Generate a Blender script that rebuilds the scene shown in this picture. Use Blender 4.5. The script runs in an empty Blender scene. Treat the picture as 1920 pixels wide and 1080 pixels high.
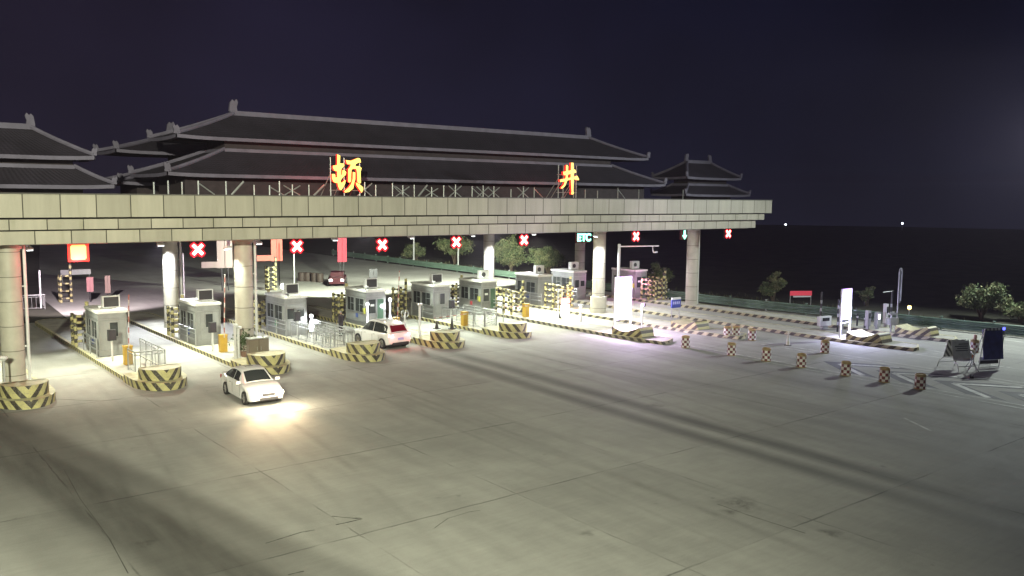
import bpy, bmesh, math, random
from mathutils import Vector, Matrix
random.seed(7)
HAZE = .0003
R = math.radians
scene = bpy.context.scene
COL = scene.collection

# ------------------------------------------------------------ camera, world, light, exposure
CAM_H, F_PX, YAW, PITCH, ROLL = 9.6, 1627.5, .670039, .104156, -.0095924
def cam_axes():
    cy, sy, cp, sp = math.cos(YAW), math.sin(YAW), math.cos(PITCH), math.sin(PITCH)
    fwd = Vector((sy*cp, cy*cp, -sp)); right = Vector((cy, -sy, 0)); down = fwd.cross(right)
    c, s = math.cos(ROLL), math.sin(ROLL)
    return c*right + s*down, -s*right + c*down, fwd
AX = cam_axes()
cd = bpy.data.cameras.new('camera'); cam = bpy.data.objects.new('camera', cd); COL.objects.link(cam)
cd.sensor_width = 36; cd.lens = F_PX/1920*36; cd.clip_end = 5000; cd.clip_start = .1
m = Matrix((AX[0], -AX[1], -AX[2])).transposed().to_4x4(); m.translation = (0, 0, CAM_H)
cam.matrix_world = m
scene.camera = cam
scene.render.resolution_x, scene.render.resolution_y = 1024, 576
scene.view_settings.view_transform = 'Standard'; scene.view_settings.look = 'None'
scene.view_settings.exposure = 0; scene.view_settings.gamma = 1
scene.render.engine = 'CYCLES'
scene.cycles.use_denoising = True
scene.cycles.max_bounces = 5
scene.cycles.sample_clamp_indirect = 6

w = bpy.data.worlds.new('World'); scene.world = w; w.use_nodes = True
nt = w.node_tree; nt.nodes.clear()
def wn(t, **k):
    n = nt.nodes.new(t)
    for a, b in k.items(): setattr(n, a, b)
    return n
tc = wn('ShaderNodeTexCoord'); sep = wn('ShaderNodeSeparateXYZ'); nt.links.new(tc.outputs['Generated'], sep.inputs[0])
rp = wn('ShaderNodeValToRGB'); nt.links.new(sep.outputs['Z'], rp.inputs[0])
e = rp.color_ramp.elements
e[0].position = 0; e[0].color = (.0125, .0130, .028, 1)
e[1].position = 1; e[1].color = (.0028, .0032, .0130, 1)
x = e.new(.06); x.color = (.0100, .0105, .028, 1)
x = e.new(.28); x.color = (.0046, .0050, .0200, 1)
# town glow: the sky on the far left (towards the town) is warmer
mp = wn('ShaderNodeMapRange'); nt.links.new(sep.outputs['X'], mp.inputs[0])
mp.inputs[1].default_value = .75; mp.inputs[2].default_value = .15; mp.inputs[3].default_value = 0; mp.inputs[4].default_value = 1
mx = wn('ShaderNodeMixRGB', blend_type='ADD'); mx.inputs[0].default_value = 1
ml = wn('ShaderNodeMixRGB', blend_type='MULTIPLY'); ml.inputs[0].default_value = 1
ml.inputs[1].default_value = (.0085, .0045, .0060, 1); nt.links.new(mp.outputs[0], ml.inputs[2])
nt.links.new(rp.outputs[0], mx.inputs[1]); nt.links.new(ml.outputs[0], mx.inputs[2])
nz = wn('ShaderNodeTexNoise'); nz.inputs['Scale'].default_value = 3.2; nz.inputs['Detail'].default_value = 3; nt.links.new(tc.outputs['Generated'], nz.inputs[0])
mr = wn('ShaderNodeMapRange'); nt.links.new(nz.outputs[0], mr.inputs[0]); mr.inputs[1].default_value = .3; mr.inputs[2].default_value = .7; mr.inputs[3].default_value = .62; mr.inputs[4].default_value = 1.4
mm = wn('ShaderNodeMixRGB', blend_type='MULTIPLY'); mm.inputs[0].default_value = 1
nt.links.new(mx.outputs[0], mm.inputs[1]); nt.links.new(mr.outputs[0], mm.inputs[2])
bg = wn('ShaderNodeBackground'); nt.links.new(mm.outputs[0], bg.inputs[0]); bg.inputs[1].default_value = .68
ow = wn('ShaderNodeOutputWorld'); nt.links.new(bg.outputs[0], ow.inputs[0])

def aim(o, target):
    d = Vector(target) - o.location
    o.rotation_euler = d.to_track_quat('-Z', 'Y').to_euler()
def spot(name, loc, target, power, color, cone, blend=.6, size=.25, parent=None):
    ld = bpy.data.lights.new(name, 'SPOT'); ld.energy = power; ld.color = color
    ld.spot_size = R(cone); ld.spot_blend = blend; ld.shadow_soft_size = size
    o = bpy.data.objects.new(name, ld); COL.objects.link(o); o.location = loc; aim(o, target)
    if parent: o.parent = parent
    return o
def point(name, loc, power, color, size=.15, parent=None):
    ld = bpy.data.lights.new(name, 'POINT'); ld.energy = power; ld.color = color; ld.shadow_soft_size = size
    o = bpy.data.objects.new(name, ld); COL.objects.link(o); o.location = loc
    if parent: o.parent = parent
    return o
# plaza mast lamps: one over the camera, one high mast beyond the right edge of the frame
spot('mast_floodlight', (-14, -13, 20), (12, 38, 0), 208000, (.97, .985, .73), 68, 1, .6)
spot('high_mast_floodlight', (75, 26, 15), (52, 25, 0), 27000, (.90, 1, .95), 165, .7, .3)

# ------------------------------------------------------------ helpers
def at(px, py, z=0.):
    """world point at height z seen at photo pixel (px, py)"""
    d = AX[0]*((px-960)/F_PX) + AX[1]*((py-540)/F_PX) + AX[2]
    t = (z-CAM_H)/d.z
    return Vector((0, 0, CAM_H)) + d*t

MATS = {}
def mat(name, base=(.5, .5, .5), rough=.6, metal=0., emit=None, es=0., noise=0., nscale=3., bump=0., alpha=None, spec=None):
    if name in MATS: return MATS[name]
    m = bpy.data.materials.new(name); m.use_nodes = True; MATS[name] = m
    n = m.node_tree.nodes; l = m.node_tree.links; b = n['Principled BSDF']
    b.inputs['Base Color'].default_value = (*base, 1); b.inputs['Roughness'].default_value = rough; b.inputs['Metallic'].default_value = metal
    if spec is not None: b.inputs['Specular IOR Level'].default_value = spec
    if emit:
        b.inputs['Emission Color'].default_value = (*emit, 1); b.inputs['Emission Strength'].default_value = es
    if noise or bump:
        t = n.new('ShaderNodeTexCoord'); z = n.new('ShaderNodeTexNoise'); z.inputs['Scale'].default_value = nscale; z.inputs['Detail'].default_value = 5
        l.new(t.outputs['Object'], z.inputs[0])
        if noise:
            mr = n.new('ShaderNodeMapRange'); l.new(z.outputs[0], mr.inputs[0]); mr.inputs[1].default_value = .3; mr.inputs[2].default_value = .7
            mr.inputs[3].default_value = 1-noise; mr.inputs[4].default_value = 1+noise*.6
            mu = n.new('ShaderNodeMixRGB'); mu.blend_type = 'MULTIPLY'; mu.inputs[0].default_value = 1; mu.inputs[1].default_value = (*base, 1)
            l.new(mr.outputs[0], mu.inputs[2]); l.new(mu.outputs[0], b.inputs['Base Color'])
        if bump:
            bp = n.new('ShaderNodeBump'); bp.inputs['Strength'].default_value = bump; l.new(z.outputs[0], bp.inputs['Height']); l.new(bp.outputs[0], b.inputs['Normal'])
    return m

def nodekit(m):
    n = m.node_tree.nodes; l = m.node_tree.links
    def math_(op, a, b=None, c=None):
        q = n.new('ShaderNodeMath'); q.operation = op
        for i, v in enumerate((a, b, c)):
            if v is None: continue
            if isinstance(v, (int, float)): q.inputs[i].default_value = v
            else: l.new(v, q.inputs[i])
        return q.outputs[0]
    def mixc(f, a, b, bt='MIX'):
        q = n.new('ShaderNodeMixRGB'); q.blend_type = bt
        for i, v in enumerate((f, a, b)):
            if isinstance(v, (int, float)): q.inputs[i].default_value = v
            elif isinstance(v, tuple): q.inputs[i].default_value = (*v, 1)
            else: l.new(v, q.inputs[i])
        return q.outputs[0]
    def noise(vec, scale, detail=4, rough=.5):
        q = n.new('ShaderNodeTexNoise'); q.inputs['Scale'].default_value = scale; q.inputs['Detail'].default_value = detail; q.inputs['Roughness'].default_value = rough
        l.new(vec, q.inputs[0]); return q.outputs[0]
    def rng(v, a, b, c, d):
        q = n.new('ShaderNodeMapRange'); l.new(v, q.inputs[0])
        for i, k in enumerate((a, b, c, d)): q.inputs[i+1].default_value = k
        return q.outputs[0]
    return n, l, math_, mixc, noise, rng

def stripe_mat(name, c1, c2, period, slope, duty=.5, worn=.25):
    """painted stripes: band position = u + slope*v of the UV map (metres)"""
    if name in MATS: return MATS[name]
    m = mat(name, c1, .55); n, l, M, mixc, noise, rng = nodekit(m); b = n['Principled BSDF']
    uv = n.new('ShaderNodeUVMap'); s = n.new('ShaderNodeSeparateXYZ'); l.new(uv.outputs[0], s.inputs[0])
    v = M('ADD', s.outputs[0], M('MULTIPLY', s.outputs[1], slope))
    f = M('GREATER_THAN', M('FRACT', M('DIVIDE', v, period)), duty)
    tcn = n.new('ShaderNodeTexCoord'); nz = noise(tcn.outputs['Object'], 2.5, 6, .65)
    nz2 = noise(tcn.outputs['Object'], 14, 4, .6)
    c = mixc(f, c1, c2)
    c = mixc(1., c, rng(nz, .3, .7, 1-worn, 1+worn*.4), 'MULTIPLY')
    c = mixc(rng(nz2, .50, .68, 0, .6), c, (.20, .18, .14)); c = mixc(rng(noise(tcn.outputs['Object'], .7, 3, .6), .5, .75, 0, .45), c, (.12, .105, .085))
    l.new(c, b.inputs['Base Color'])
    return m

class MB:
    def __init__(s): s.v = []; s.f = []; s.uv = []; s.mi = []
    def face(s, pts, uvs=None, mi=0):
        i = len(s.v); s.v += [tuple(p) for p in pts]; s.f.append(tuple(range(i, i+len(pts))))
        s.uv += [tuple(q) for q in (uvs or [(0, 0)]*len(pts))]; s.mi.append(mi)
    def box(s, c, d, rz=0, mi=0, rx=0, ry=0):
        hx, hy, hz = d[0]/2, d[1]/2, d[2]/2
        rot = Matrix.Rotation(rz, 3, 'Z') @ Matrix.Rotation(ry, 3, 'Y') @ Matrix.Rotation(rx, 3, 'X'); c = Vector(c)
        P = lambda a, b, e: c + rot @ Vector((a*hx, b*hy, e*hz))
        for q, uvd in (((( -1,-1,-1),(1,-1,-1),(1,-1,1),(-1,-1,1)), 0), (((1,1,-1),(-1,1,-1),(-1,1,1),(1,1,1)), 0),
                  (((-1,1,-1),(-1,-1,-1),(-1,-1,1),(-1,1,1)), 1), (((1,-1,-1),(1,1,-1),(1,1,1),(1,-1,1)), 1),
                  (((-1,-1,1),(1,-1,1),(1,1,1),(-1,1,1)), 2), (((-1,1,-1),(1,1,-1),(1,-1,-1),(-1,-1,-1)), 2)):
            pts = [P(*k) for k in q]
            if uvd == 0: uv = [(k[0]*hx, k[2]*hz) for k in q]
            elif uvd == 1: uv = [(k[1]*hy, k[2]*hz) for k in q]
            else: uv = [(k[0]*hx, k[1]*hy) for k in q]
            s.face(pts, uv, mi)
        return s
    def tube(s, pts, r, n=8, mi=0, cap=True, r2=None):
        pts = [Vector(p) for p in pts]; rings = []; u = 0; us = []
        k = len(pts)
        prev = None
        for i, p in enumerate(pts):
            d = (pts[min(i+1, k-1)]-pts[max(i-1, 0)]).normalized()
            if prev is None:
                a = Vector((0, 0, 1)) if abs(d.z) < .9 else Vector((1, 0, 0))
                x = d.cross(a).normalized()
            else:
                x = (prev - d*prev.dot(d)).normalized()
            prev = x; y = d.cross(x)
            rr = r if r2 is None else r + (r2-r)*i/(k-1)
            rings.append([p + (x*math.cos(2*math.pi*j/n)+y*math.sin(2*math.pi*j/n))*rr for j in range(n)])
            if i: u += (p-pts[i-1]).length
            us.append(u)
        for i in range(k-1):
            for j in range(n):
                j2 = (j+1) % n
                s.face([rings[i][j], rings[i][j2], rings[i+1][j2], rings[i+1][j]], [(us[i], j/n), (us[i], (j+1)/n), (us[i+1], (j+1)/n), (us[i+1], j/n)], mi)
        if cap:
            s.face(rings[0][::-1], [(0, 0)]*n, mi); s.face(rings[-1], [(us[-1]-.001, 0)]*n, mi)
        return s
    def lathe(s, prof, n=20, c=(0, 0, 0), mi=0, mi_f=None):
        """prof: (radius, z) from bottom to top; uv u = angle fraction, v = z"""
        c = Vector(c)
        for i in range(len(prof)-1):
            (r0, z0), (r1, z1) = prof[i], prof[i+1]
            for j in range(n):
                a0, a1 = 2*math.pi*j/n, 2*math.pi*(j+1)/n
                P = lambda r, z, a: c+Vector((r*math.cos(a), r*math.sin(a), z))
                pts = [P(r0, z0, a0), P(r0, z0, a1), P(r1, z1, a1), P(r1, z1, a0)]; uv = [(j/n, z0), ((j+1)/n, z0), ((j+1)/n, z1), (j/n, z1)]
                if r0 < 1e-6: pts, uv = [pts[0], pts[2], pts[3]], [uv[0], uv[2], uv[3]]
                elif r1 < 1e-6: pts, uv = pts[:3], uv[:3]
                s.face(pts, uv, mi if mi_f is None else mi_f(i, j))
        return s
    def prism(s, pts, z0, z1, mi=0, top_mi=None, uvs=None):
        """vertical prism over a CCW plan outline; u follows the outline unless given"""
        k = len(pts); u = 0; U = [0]
        for i in range(k): u += (Vector(pts[(i+1) % k])-Vector(pts[i])).length; U.append(u)
        for i in range(k):
            a, b = pts[i], pts[(i+1) % k]
            ua, ub = (U[i], U[i+1]) if uvs is None else (uvs[i], uvs[(i+1) % k])
            s.face([(a[0], a[1], z0), (b[0], b[1], z0), (b[0], b[1], z1), (a[0], a[1], z1)], [(ua, z0), (ub, z0), (ub, z1), (ua, z1)], mi)
        s.face([(p[0], p[1], z1) for p in pts], [(p[0], p[1]) for p in pts], mi if top_mi is None else top_mi)
        s.face([(p[0], p[1], z0) for p in pts[::-1]], None, mi)
        return s
    def build(s, name, mats, parent=None, smooth=False, merge=True, loc=None):
        me = bpy.data.meshes.new(name); me.from_pydata(s.v, [], s.f)
        ul = me.uv_layers.new(name='UVMap')
        for i, q in enumerate(s.uv): ul.data[i].uv = q
        for p, k in zip(me.polygons, s.mi): p.material_index = k
        for k in (mats if isinstance(mats, (list, tuple)) else [mats]): me.materials.append(k)
        if merge:
            bm = bmesh.new(); bm.from_mesh(me); bmesh.ops.remove_doubles(bm, verts=bm.verts, dist=.0004)
            bmesh.ops.recalc_face_normals(bm, faces=bm.faces); bm.to_mesh(me); bm.free()
        if smooth:
            for p in me.polygons: p.use_smooth = True
            try: me.set_sharp_from_angle(angle=R(35))
            except Exception: pass
        me.update()
        o = bpy.data.objects.new(name, me); COL.objects.link(o)
        if parent: o.parent = parent
        if loc is not None: o.location = loc
        return o
def tag(o, label=None, cat=None, group=None, kind=None):
    if label: o['label'] = label
    if cat: o['category'] = cat
    if group: o['group'] = group
    if kind: o['kind'] = kind
    return o
def thing(name, label, cat, loc=(0, 0, 0), rz=0, group=None):
    o = bpy.data.objects.new(name, None); COL.objects.link(o); o.location = loc; o.rotation_euler = (0, 0, rz); o.empty_display_size = .3
    return tag(o, label, cat, group)
def dup(root, loc, rz=0, label=None):
    r = root.copy(); COL.objects.link(r); r.location = loc; r.rotation_euler = (0, 0, rz)
    if label: r['label'] = label
    def kids(src, dst):
        for ch in list(src.children):
            c = ch.copy(); COL.objects.link(c); c.parent = dst; kids(ch, c)
    kids(root, r)
    return r
def text_mesh(txt, size, depth, name, m, parent, loc, rot, bold=.0):
    cu = bpy.data.curves.new(name, 'FONT'); cu.body = txt; cu.size = size; cu.extrude = depth; cu.align_x = 'CENTER'; cu.align_y = 'CENTER'; cu.offset = bold
    t = bpy.data.objects.new(name+'_t', cu); COL.objects.link(t)
    me = bpy.data.meshes.new_from_object(t.evaluated_get(bpy.context.evaluated_depsgraph_get())); bpy.data.objects.remove(t)
    me.materials.clear(); me.materials.append(m)
    o = bpy.data.objects.new(name, me); COL.objects.link(o); o.parent = parent; o.location = loc; o.rotation_euler = rot
    return o

# ------------------------------------------------------------ materials
YEL, BLK = (.47, .43, .19), (.035, .030, .020)
CREAM = (.50, .46, .30)
kerb_l = stripe_mat('kerb_paint_yellow', YEL, BLK, .56, -.9, .52)
nose_m = stripe_mat('bumper_paint', YEL, BLK, .62, -.8, .58)
kerb_r = stripe_mat('kerb_paint_cream', CREAM, (.05, .045, .035), .80, 1.2, .5)
ramp_m = stripe_mat('ramp_paint', (.52, .46, .22), (.06, .045, .03), .62, 1.1, .5)
pipe_m = stripe_mat('pipe_bands', (.50, .45, .20), (.025, .022, .018), .5, 0, .5, .2)
boom_m = stripe_mat('boom_bands', (.60, .58, .54), (.36, .10, .08), .6, 0, .5, .1)
bumptop = mat('bumper_top', (.52, .49, .30), .6, noise=.25)
paving = mat('island_paving', (.42, .41, .36), .8, noise=.25, nscale=1.4)
steel = mat('stainless_steel', (.36, .37, .36), .38, .7)
galv = mat('galvanised_steel', (.42, .43, .43), .5, .5, noise=.15)
white_m = mat('white_metal', (.62, .63, .62), .45, noise=.08)
booth_m = mat('booth_panel', (.30, .31, .30), .4, .25, noise=.15, nscale=2)
booth_roof = mat('booth_roof', (.66, .66, .62), .5, noise=.1)
dark_m = mat('dark_metal', (.03, .03, .032), .5)
glass = mat('dark_glass', (.03, .035, .035), .12, spec=.8)
grnglass = mat('green_glass', (.06, .12, .08), .15, spec=.8)
gold = mat('golden_paint', (.48, .30, .04), .45, noise=.12)
black_r = mat('black_rubber', (.02, .02, .02), .8)
tile = mat('roof_tile', (.045, .038, .042), .7, noise=.25, nscale=1.2)
ridge_m = mat('ridge_tile', (.15, .135, .19), .7, noise=.2, nscale=1.5)
soffit_m = mat('soffit_panel', (.35, .34, .31), .6)
red_e = mat('red_led', (.3, .02, .02), .5, emit=(1, .30, .22), es=9)
green_e = mat('green_led', (.02, .3, .1), .5, emit=(.25, 1, .72), es=5)
white_e = mat('lit_panel', (.8, .8, .8), .5, emit=(.92, .93, 1), es=9)
lamp_e = mat('floodlight_lens', (.8, .8, .8), .3, emit=(.95, 1, 1), es=5)

def concrete():
    m = mat('plaza_concrete', (.3, .3, .27), .75); n, l, M, mixc, noise, rng = nodekit(m); b = n['Principled BSDF']
    t = n.new('ShaderNodeTexCoord'); s = n.new('ShaderNodeSeparateXYZ'); l.new(t.outputs['Object'], s.inputs[0]); X, Y = s.outputs[0], s.outputs[1]
    mapn = n.new('ShaderNodeMapping'); l.new(t.outputs['Object'], mapn.inputs[0]); mapn.inputs['Scale'].default_value = (1, .12, 1)
    big = noise(t.outputs['Object'], .12, 4, .6); mid = noise(t.outputs['Object'], .9, 6, .65); fine = noise(t.outputs['Object'], 26, 3, .6); streak = noise(mapn.outputs[0], 1.3, 5, .6)
    brush = n.new('ShaderNodeMapping'); l.new(t.outputs['Object'], brush.inputs[0]); brush.inputs['Scale'].default_value = (.35, 3, 1); brush.inputs['Rotation'].default_value = (0, 0, .1)
    br = noise(brush.outputs[0], 2.2, 5, .7)
    f = M('MULTIPLY', rng(big, .3, .7, .84, 1.12), rng(mid, .3, .7, .90, 1.06))
    f = M('MULTIPLY', f, rng(fine, .3, .7, .93, 1.06)); f = M('MULTIPLY', f, rng(streak, .32, .7, .91, 1.05)); f = M('MULTIPLY', f, rng(br, .4, .7, 1.02, .93))
    # slabs differ a little in tone
    wn_ = n.new('ShaderNodeTexWhiteNoise'); wn_.noise_dimensions = '2D'; cb = n.new('ShaderNodeCombineXYZ')
    wob = rng(mid, .3, .7, -.03, .03)
    xj = M('DIVIDE', M('ADD', M('SUBTRACT', X, 5.75), wob), 5.72); yj = M('DIVIDE', M('ADD', M('SUBTRACT', Y, 14.2), wob), 7.15)
    l.new(M('FLOOR', xj), cb.inputs[0]); l.new(M('FLOOR', yj), cb.inputs[1]); l.new(cb.outputs[0], wn_.inputs[0])
    f = M('MULTIPLY', f, rng(wn_.outputs[0], 0, 1, .95, 1.04))
    def joint(v, per, width):   # distance to the nearest joint, in metres
        d = M('MULTIPLY', M('ABSOLUTE', M('SUBTRACT', M('FRACT', M('ADD', v, .5)), .5)), per)
        return M('SUBTRACT', 1, M('MINIMUM', M('DIVIDE', d, width), 1))
    gap = rng(noise(t.outputs['Object'], .45, 3, .6), .42, .58, .12, 1)
    near = rng(Y, 11, 40, 1, .35)
    jt = M('MAXIMUM', M('MULTIPLY', joint(yj, 7.15, .05), .75), M('MULTIPLY', joint(xj, 5.72, .04), M('MULTIPLY', gap, .6)))
    f = M('MULTIPLY', f, M('SUBTRACT', 1, M('MULTIPLY', M('MULTIPLY', jt, gap), .85)))
    # tyre tracks (rubber on concrete); the broad left swath paints in a cast shadow
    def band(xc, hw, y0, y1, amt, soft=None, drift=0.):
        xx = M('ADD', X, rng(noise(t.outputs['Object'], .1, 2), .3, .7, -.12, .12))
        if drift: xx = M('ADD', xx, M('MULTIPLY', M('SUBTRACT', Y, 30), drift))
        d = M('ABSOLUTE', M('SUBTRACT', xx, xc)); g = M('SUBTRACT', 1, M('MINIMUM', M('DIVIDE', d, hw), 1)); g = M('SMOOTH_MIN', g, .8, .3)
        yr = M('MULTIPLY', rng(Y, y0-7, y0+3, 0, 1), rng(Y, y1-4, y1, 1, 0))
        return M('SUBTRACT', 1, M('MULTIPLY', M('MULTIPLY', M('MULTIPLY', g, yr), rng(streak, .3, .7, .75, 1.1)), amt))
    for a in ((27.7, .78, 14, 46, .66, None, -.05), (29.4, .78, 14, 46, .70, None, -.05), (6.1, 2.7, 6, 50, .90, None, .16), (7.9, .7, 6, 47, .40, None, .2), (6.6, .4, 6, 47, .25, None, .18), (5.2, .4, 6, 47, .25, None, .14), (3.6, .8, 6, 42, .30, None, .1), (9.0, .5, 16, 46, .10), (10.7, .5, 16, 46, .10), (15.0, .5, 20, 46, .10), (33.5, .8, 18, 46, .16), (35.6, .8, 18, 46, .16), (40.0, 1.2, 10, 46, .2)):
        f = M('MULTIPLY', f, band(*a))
    # lanes between the islands carry darker wheel dirt too
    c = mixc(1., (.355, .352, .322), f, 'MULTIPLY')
    sp = rng(noise(t.outputs['Object'], 1.7, 2, .5), .74, .8, 0, .5)
    c = mixc(sp, c, (.12, .12, .11))
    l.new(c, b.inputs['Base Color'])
    l.new(rng(mid, .3, .7, .78, .88), b.inputs['Roughness']); b.inputs['Specular IOR Level'].default_value = .25
    bp = n.new('ShaderNodeBump'); bp.inputs['Strength'].default_value = .12; bp.inputs['Distance'].default_value = .02; l.new(fine, bp.inputs['Height']); l.new(bp.outputs[0], b.inputs['Normal'])
    return m
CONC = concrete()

# ------------------------------------------------------------ ground
g = MB()   # terrain: flat round the plaza, falling away beyond the ridge 300 m out
rad = [0, 60, 150, 230, 290, 330, 420, 700, 1500, 3500]
zz = [-.06, -.06, -.06, -.06, -.06, -.3, -9, -60, -190, -420]
def rz_at(i, a): return rad[i]
N = 72
for i in range(len(rad)-1):
    for j in range(N):
        a0, a1 = 2*math.pi*j/N, 2*math.pi*(j+1)/N
        P = lambda i, a: (20+rad[i]*math.cos(a)*(1+.03*math.sin(5*a)*(i > 3)), 20+rad[i]*math.sin(a)*(1+.03*math.sin(5*a)*(i > 3)), zz[i])
        pts = [P(i, a0), P(i+1, a0), P(i+1, a1), P(i, a1)]
        g.face(pts[1:] if i == 0 else pts)
tag(g.build('terrain', mat('dark_grass', (.035, .035, .022), .95, noise=.5, nscale=.35)), kind='structure')
pl = MB()
pl.face([(x, y, 0) for x, y in ((-60, -40), (66.6, -40), (66.6, 25), (64.6, 40), (63, 50), (63.4, 126), (66, 230), (40, 230), (24, 140), (18.2, 106), (15.2, 88), (14.2, 72), (-60, 72))])
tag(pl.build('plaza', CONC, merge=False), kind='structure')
# narrow strip of loose soil and dry grass behind the guardrail
paint_w = mat('road_paint_white', (.52, .52, .48), .7, noise=.5, nscale=2.2)
paint_k = mat('road_paint_black', (.06, .06, .065), .8, noise=.35, nscale=1.2)
def strip(mb, a, b, wdt, z=.008):
    a, b = Vector(a), Vector(b); d = (b-a).normalized(); n = Vector((-d.y, d.x))*wdt/2
    mb.face([(*(a-n), z), (*(b-n), z), (*(b+n), z), (*(a+n), z)])
mk = MB()
for x0 in (43.45, 44.15): strip(mk, (x0, 37.5), (x0, 12), .13)
for x0 in (48.6, 49.35): strip(mk, (x0, 34.5), (x0+.6, 8), .13)
strip(mk, (43.45, 37.5), (45.5, 41.5), .13)
for k in range(7):      # chevrons of the gore area pointing at the island nose
    y0 = 27.5-k*3.3
    strip(mk, (46.5, y0), (44.5, y0-2.6), .32, .012); strip(mk, (46.5, y0), (48.4, y0-2.6), .32, .012)
for p, q in (((52.6, 27.2), (55.4, 25.3)), ((55.4, 25.3), (55.9, 27.2)), ((53.5, 27.1), (53.7, 20)), ((58.6, 27.5), (61.5, 24.6)), ((61.5, 24.6), (62, 27.4)), ((60.2, 24.5), (62.5, 8))): strip(mk, p, q, .14)
strip(mk, (64.3, 26), (64.9, 5), .2)
strip(mk, (37.2, 18.8), (36, 17.0), .12)
tag(mk.build('road_markings', paint_w, merge=False), kind='structure')
mk = MB()
for k in range(7):
    y0 = 28.6-k*3.3
    mk.face([(46.5, y0, .004), (44.5, y0-2.6, .004), (44.5, y0-4.6, .004), (46.5, y0-1.6, .004)][::-1]); mk.face([(46.5, y0, .004), (46.5, y0-1.6, .004), (48.4, y0-4.6, .004), (48.4, y0-2.6, .004)][::-1])
tag(mk.build('painted_gore', paint_k, merge=False), kind='structure')
mk = MB()
def crack(mb, pts, wd):
    P = [at(*p) for p in pts]
    for a, b in zip(P, P[1:]):
        k = 3
        for i in range(k):
            s0 = a.lerp(b, i/k); s1 = a.lerp(b, (i+1)/k)
            strip(mb, s0.xy, s1.xy, wd*random.uniform(.6, 1.2), .004)
crack(mk, [(498, 1019), (530, 1009), (565, 998), (590, 994)], .05); crack(mk, [(622, 968), (652, 971), (679, 973), (650, 980), (630, 984)], .05)
crack(mk, [(120, 880), (150, 935), (205, 1010), (240, 1075)], .025); crack(mk, [(815, 990), (840, 972), (880, 960), (900, 957)], .025)
crack(mk, [(1345, 945), (1400, 965), (1440, 978), (1510, 1000)], .03); crack(mk, [(540, 1078), (570, 1071)], .05)
crack(mk, [(100, 748), (140, 750), (190, 752), (230, 748)], .05); crack(mk, [(1140, 655), (1180, 661), (1215, 655)], .04)
tag(mk.build('pavement_cracks', mat('crack_dark', (.05, .05, .042), .9), merge=False), kind='structure')


def overlay(name, col, lo, hi, sc):
    m = mat(name, col, .85); n, l, M, mixc, noise, rng = nodekit(m); b = n['Principled BSDF']; tr = n.new('ShaderNodeBsdfTransparent'); mx_ = n.new('ShaderNodeMixShader')
    t = n.new('ShaderNodeTexCoord'); uv = n.new('ShaderNodeUVMap'); s_ = n.new('ShaderNodeSeparateXYZ'); l.new(uv.outputs[0], s_.inputs[0])
    edge = M('SUBTRACT', 1, M('MULTIPLY', M('ABSOLUTE', M('SUBTRACT', s_.outputs[0], .5)), 2)); ends = M('SUBTRACT', 1, M('POWER', M('MULTIPLY', M('ABSOLUTE', M('SUBTRACT', s_.outputs[1], .5)), 2), 2))
    f = M('MULTIPLY', M('MULTIPLY', edge, ends), rng(noise(t.outputs['Object'], sc, 4, .6), .35, .65, lo, hi))
    l.new(f, mx_.inputs[0]); l.new(tr.outputs[0], mx_.inputs[1]); l.new(b.outputs[0], mx_.inputs[2]); l.new(mx_.outputs[0], n['Material Output'].inputs[0]); return m
tyre_o = overlay('tyre_dirt', (.09, .085, .075), .0, .15, .9); oil_o = overlay('oil_stain', (.09, .085, .075), .05, .5, 4)
rg = random.Random(21); mk = MB()
def ribbon(mb, pts, wd, z):
    k = len(pts)
    for i in range(k-1):
        a, b = Vector(pts[i]), Vector(pts[i+1]); d0 = (Vector(pts[min(i+1, k-1)])-Vector(pts[max(i-1, 0)])).normalized(); d1 = (Vector(pts[min(i+2, k-1)])-a).normalized()
        n0 = Vector((-d0.y, d0.x))*wd/2; n1 = Vector((-d1.y, d1.x))*wd/2; v0, v1 = i/(k-1), (i+1)/(k-1)
        mb.face([(*(a-n0), z), (*(b-n1), z), (*(b+n1), z), (*(a+n0), z)], [(0, v0), (0, v1), (1, v1), (1, v0)])
for i, xl in enumerate((9.6, 15.2, 21.4, 22.2, 33.2, 34.0, 40.2, 46.4)):
    bend = rg.uniform(-9, 5); y1_ = rg.uniform(7, 16)
    for off_ in (-.78, .78):
        ribbon(mk, [(xl+off_+bend*max(0, (50-yy)/42)**2, yy) for yy in [52-(52-y1_)*k/14 for k in range(15)]], rg.uniform(.35, .6), .0015+.0002*i+(.0001 if off_ > 0 else 0))
tag(mk.build('tyre_marks', tyre_o, merge=False), kind='structure')
mk = MB()
for k, (px, py, r_) in enumerate(((272, 1018, .42), (1385, 945, .9), (1370, 960, .5), (1021, 852, .10), (250, 690, .8), (1230, 760, .5), (1100, 1000, .25), (860, 930, .12), (1560, 1000, .5))):
    p = at(px, py); sx_, sy_ = r_*rg.uniform(.7, 1.2), r_*rg.uniform(.7, 1.2); N_ = 14
    for j in range(N_):
        a0, a1 = j*6.283/N_, (j+1)*6.283/N_; q = lambda a, jj: (p.x+sx_*math.cos(a)*(1+.25*math.sin(3*a+k)), p.y+sy_*math.sin(a)*(1+.25*math.sin(3*a+k)), .0062)
        mk.face([(p.x, p.y, .0062), q(a0, j), q(a1, j)], [(.5, .5), (0, .5), (0, .5)])
tag(mk.build('oil_stains', oil_o, merge=False), kind='structure')
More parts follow.
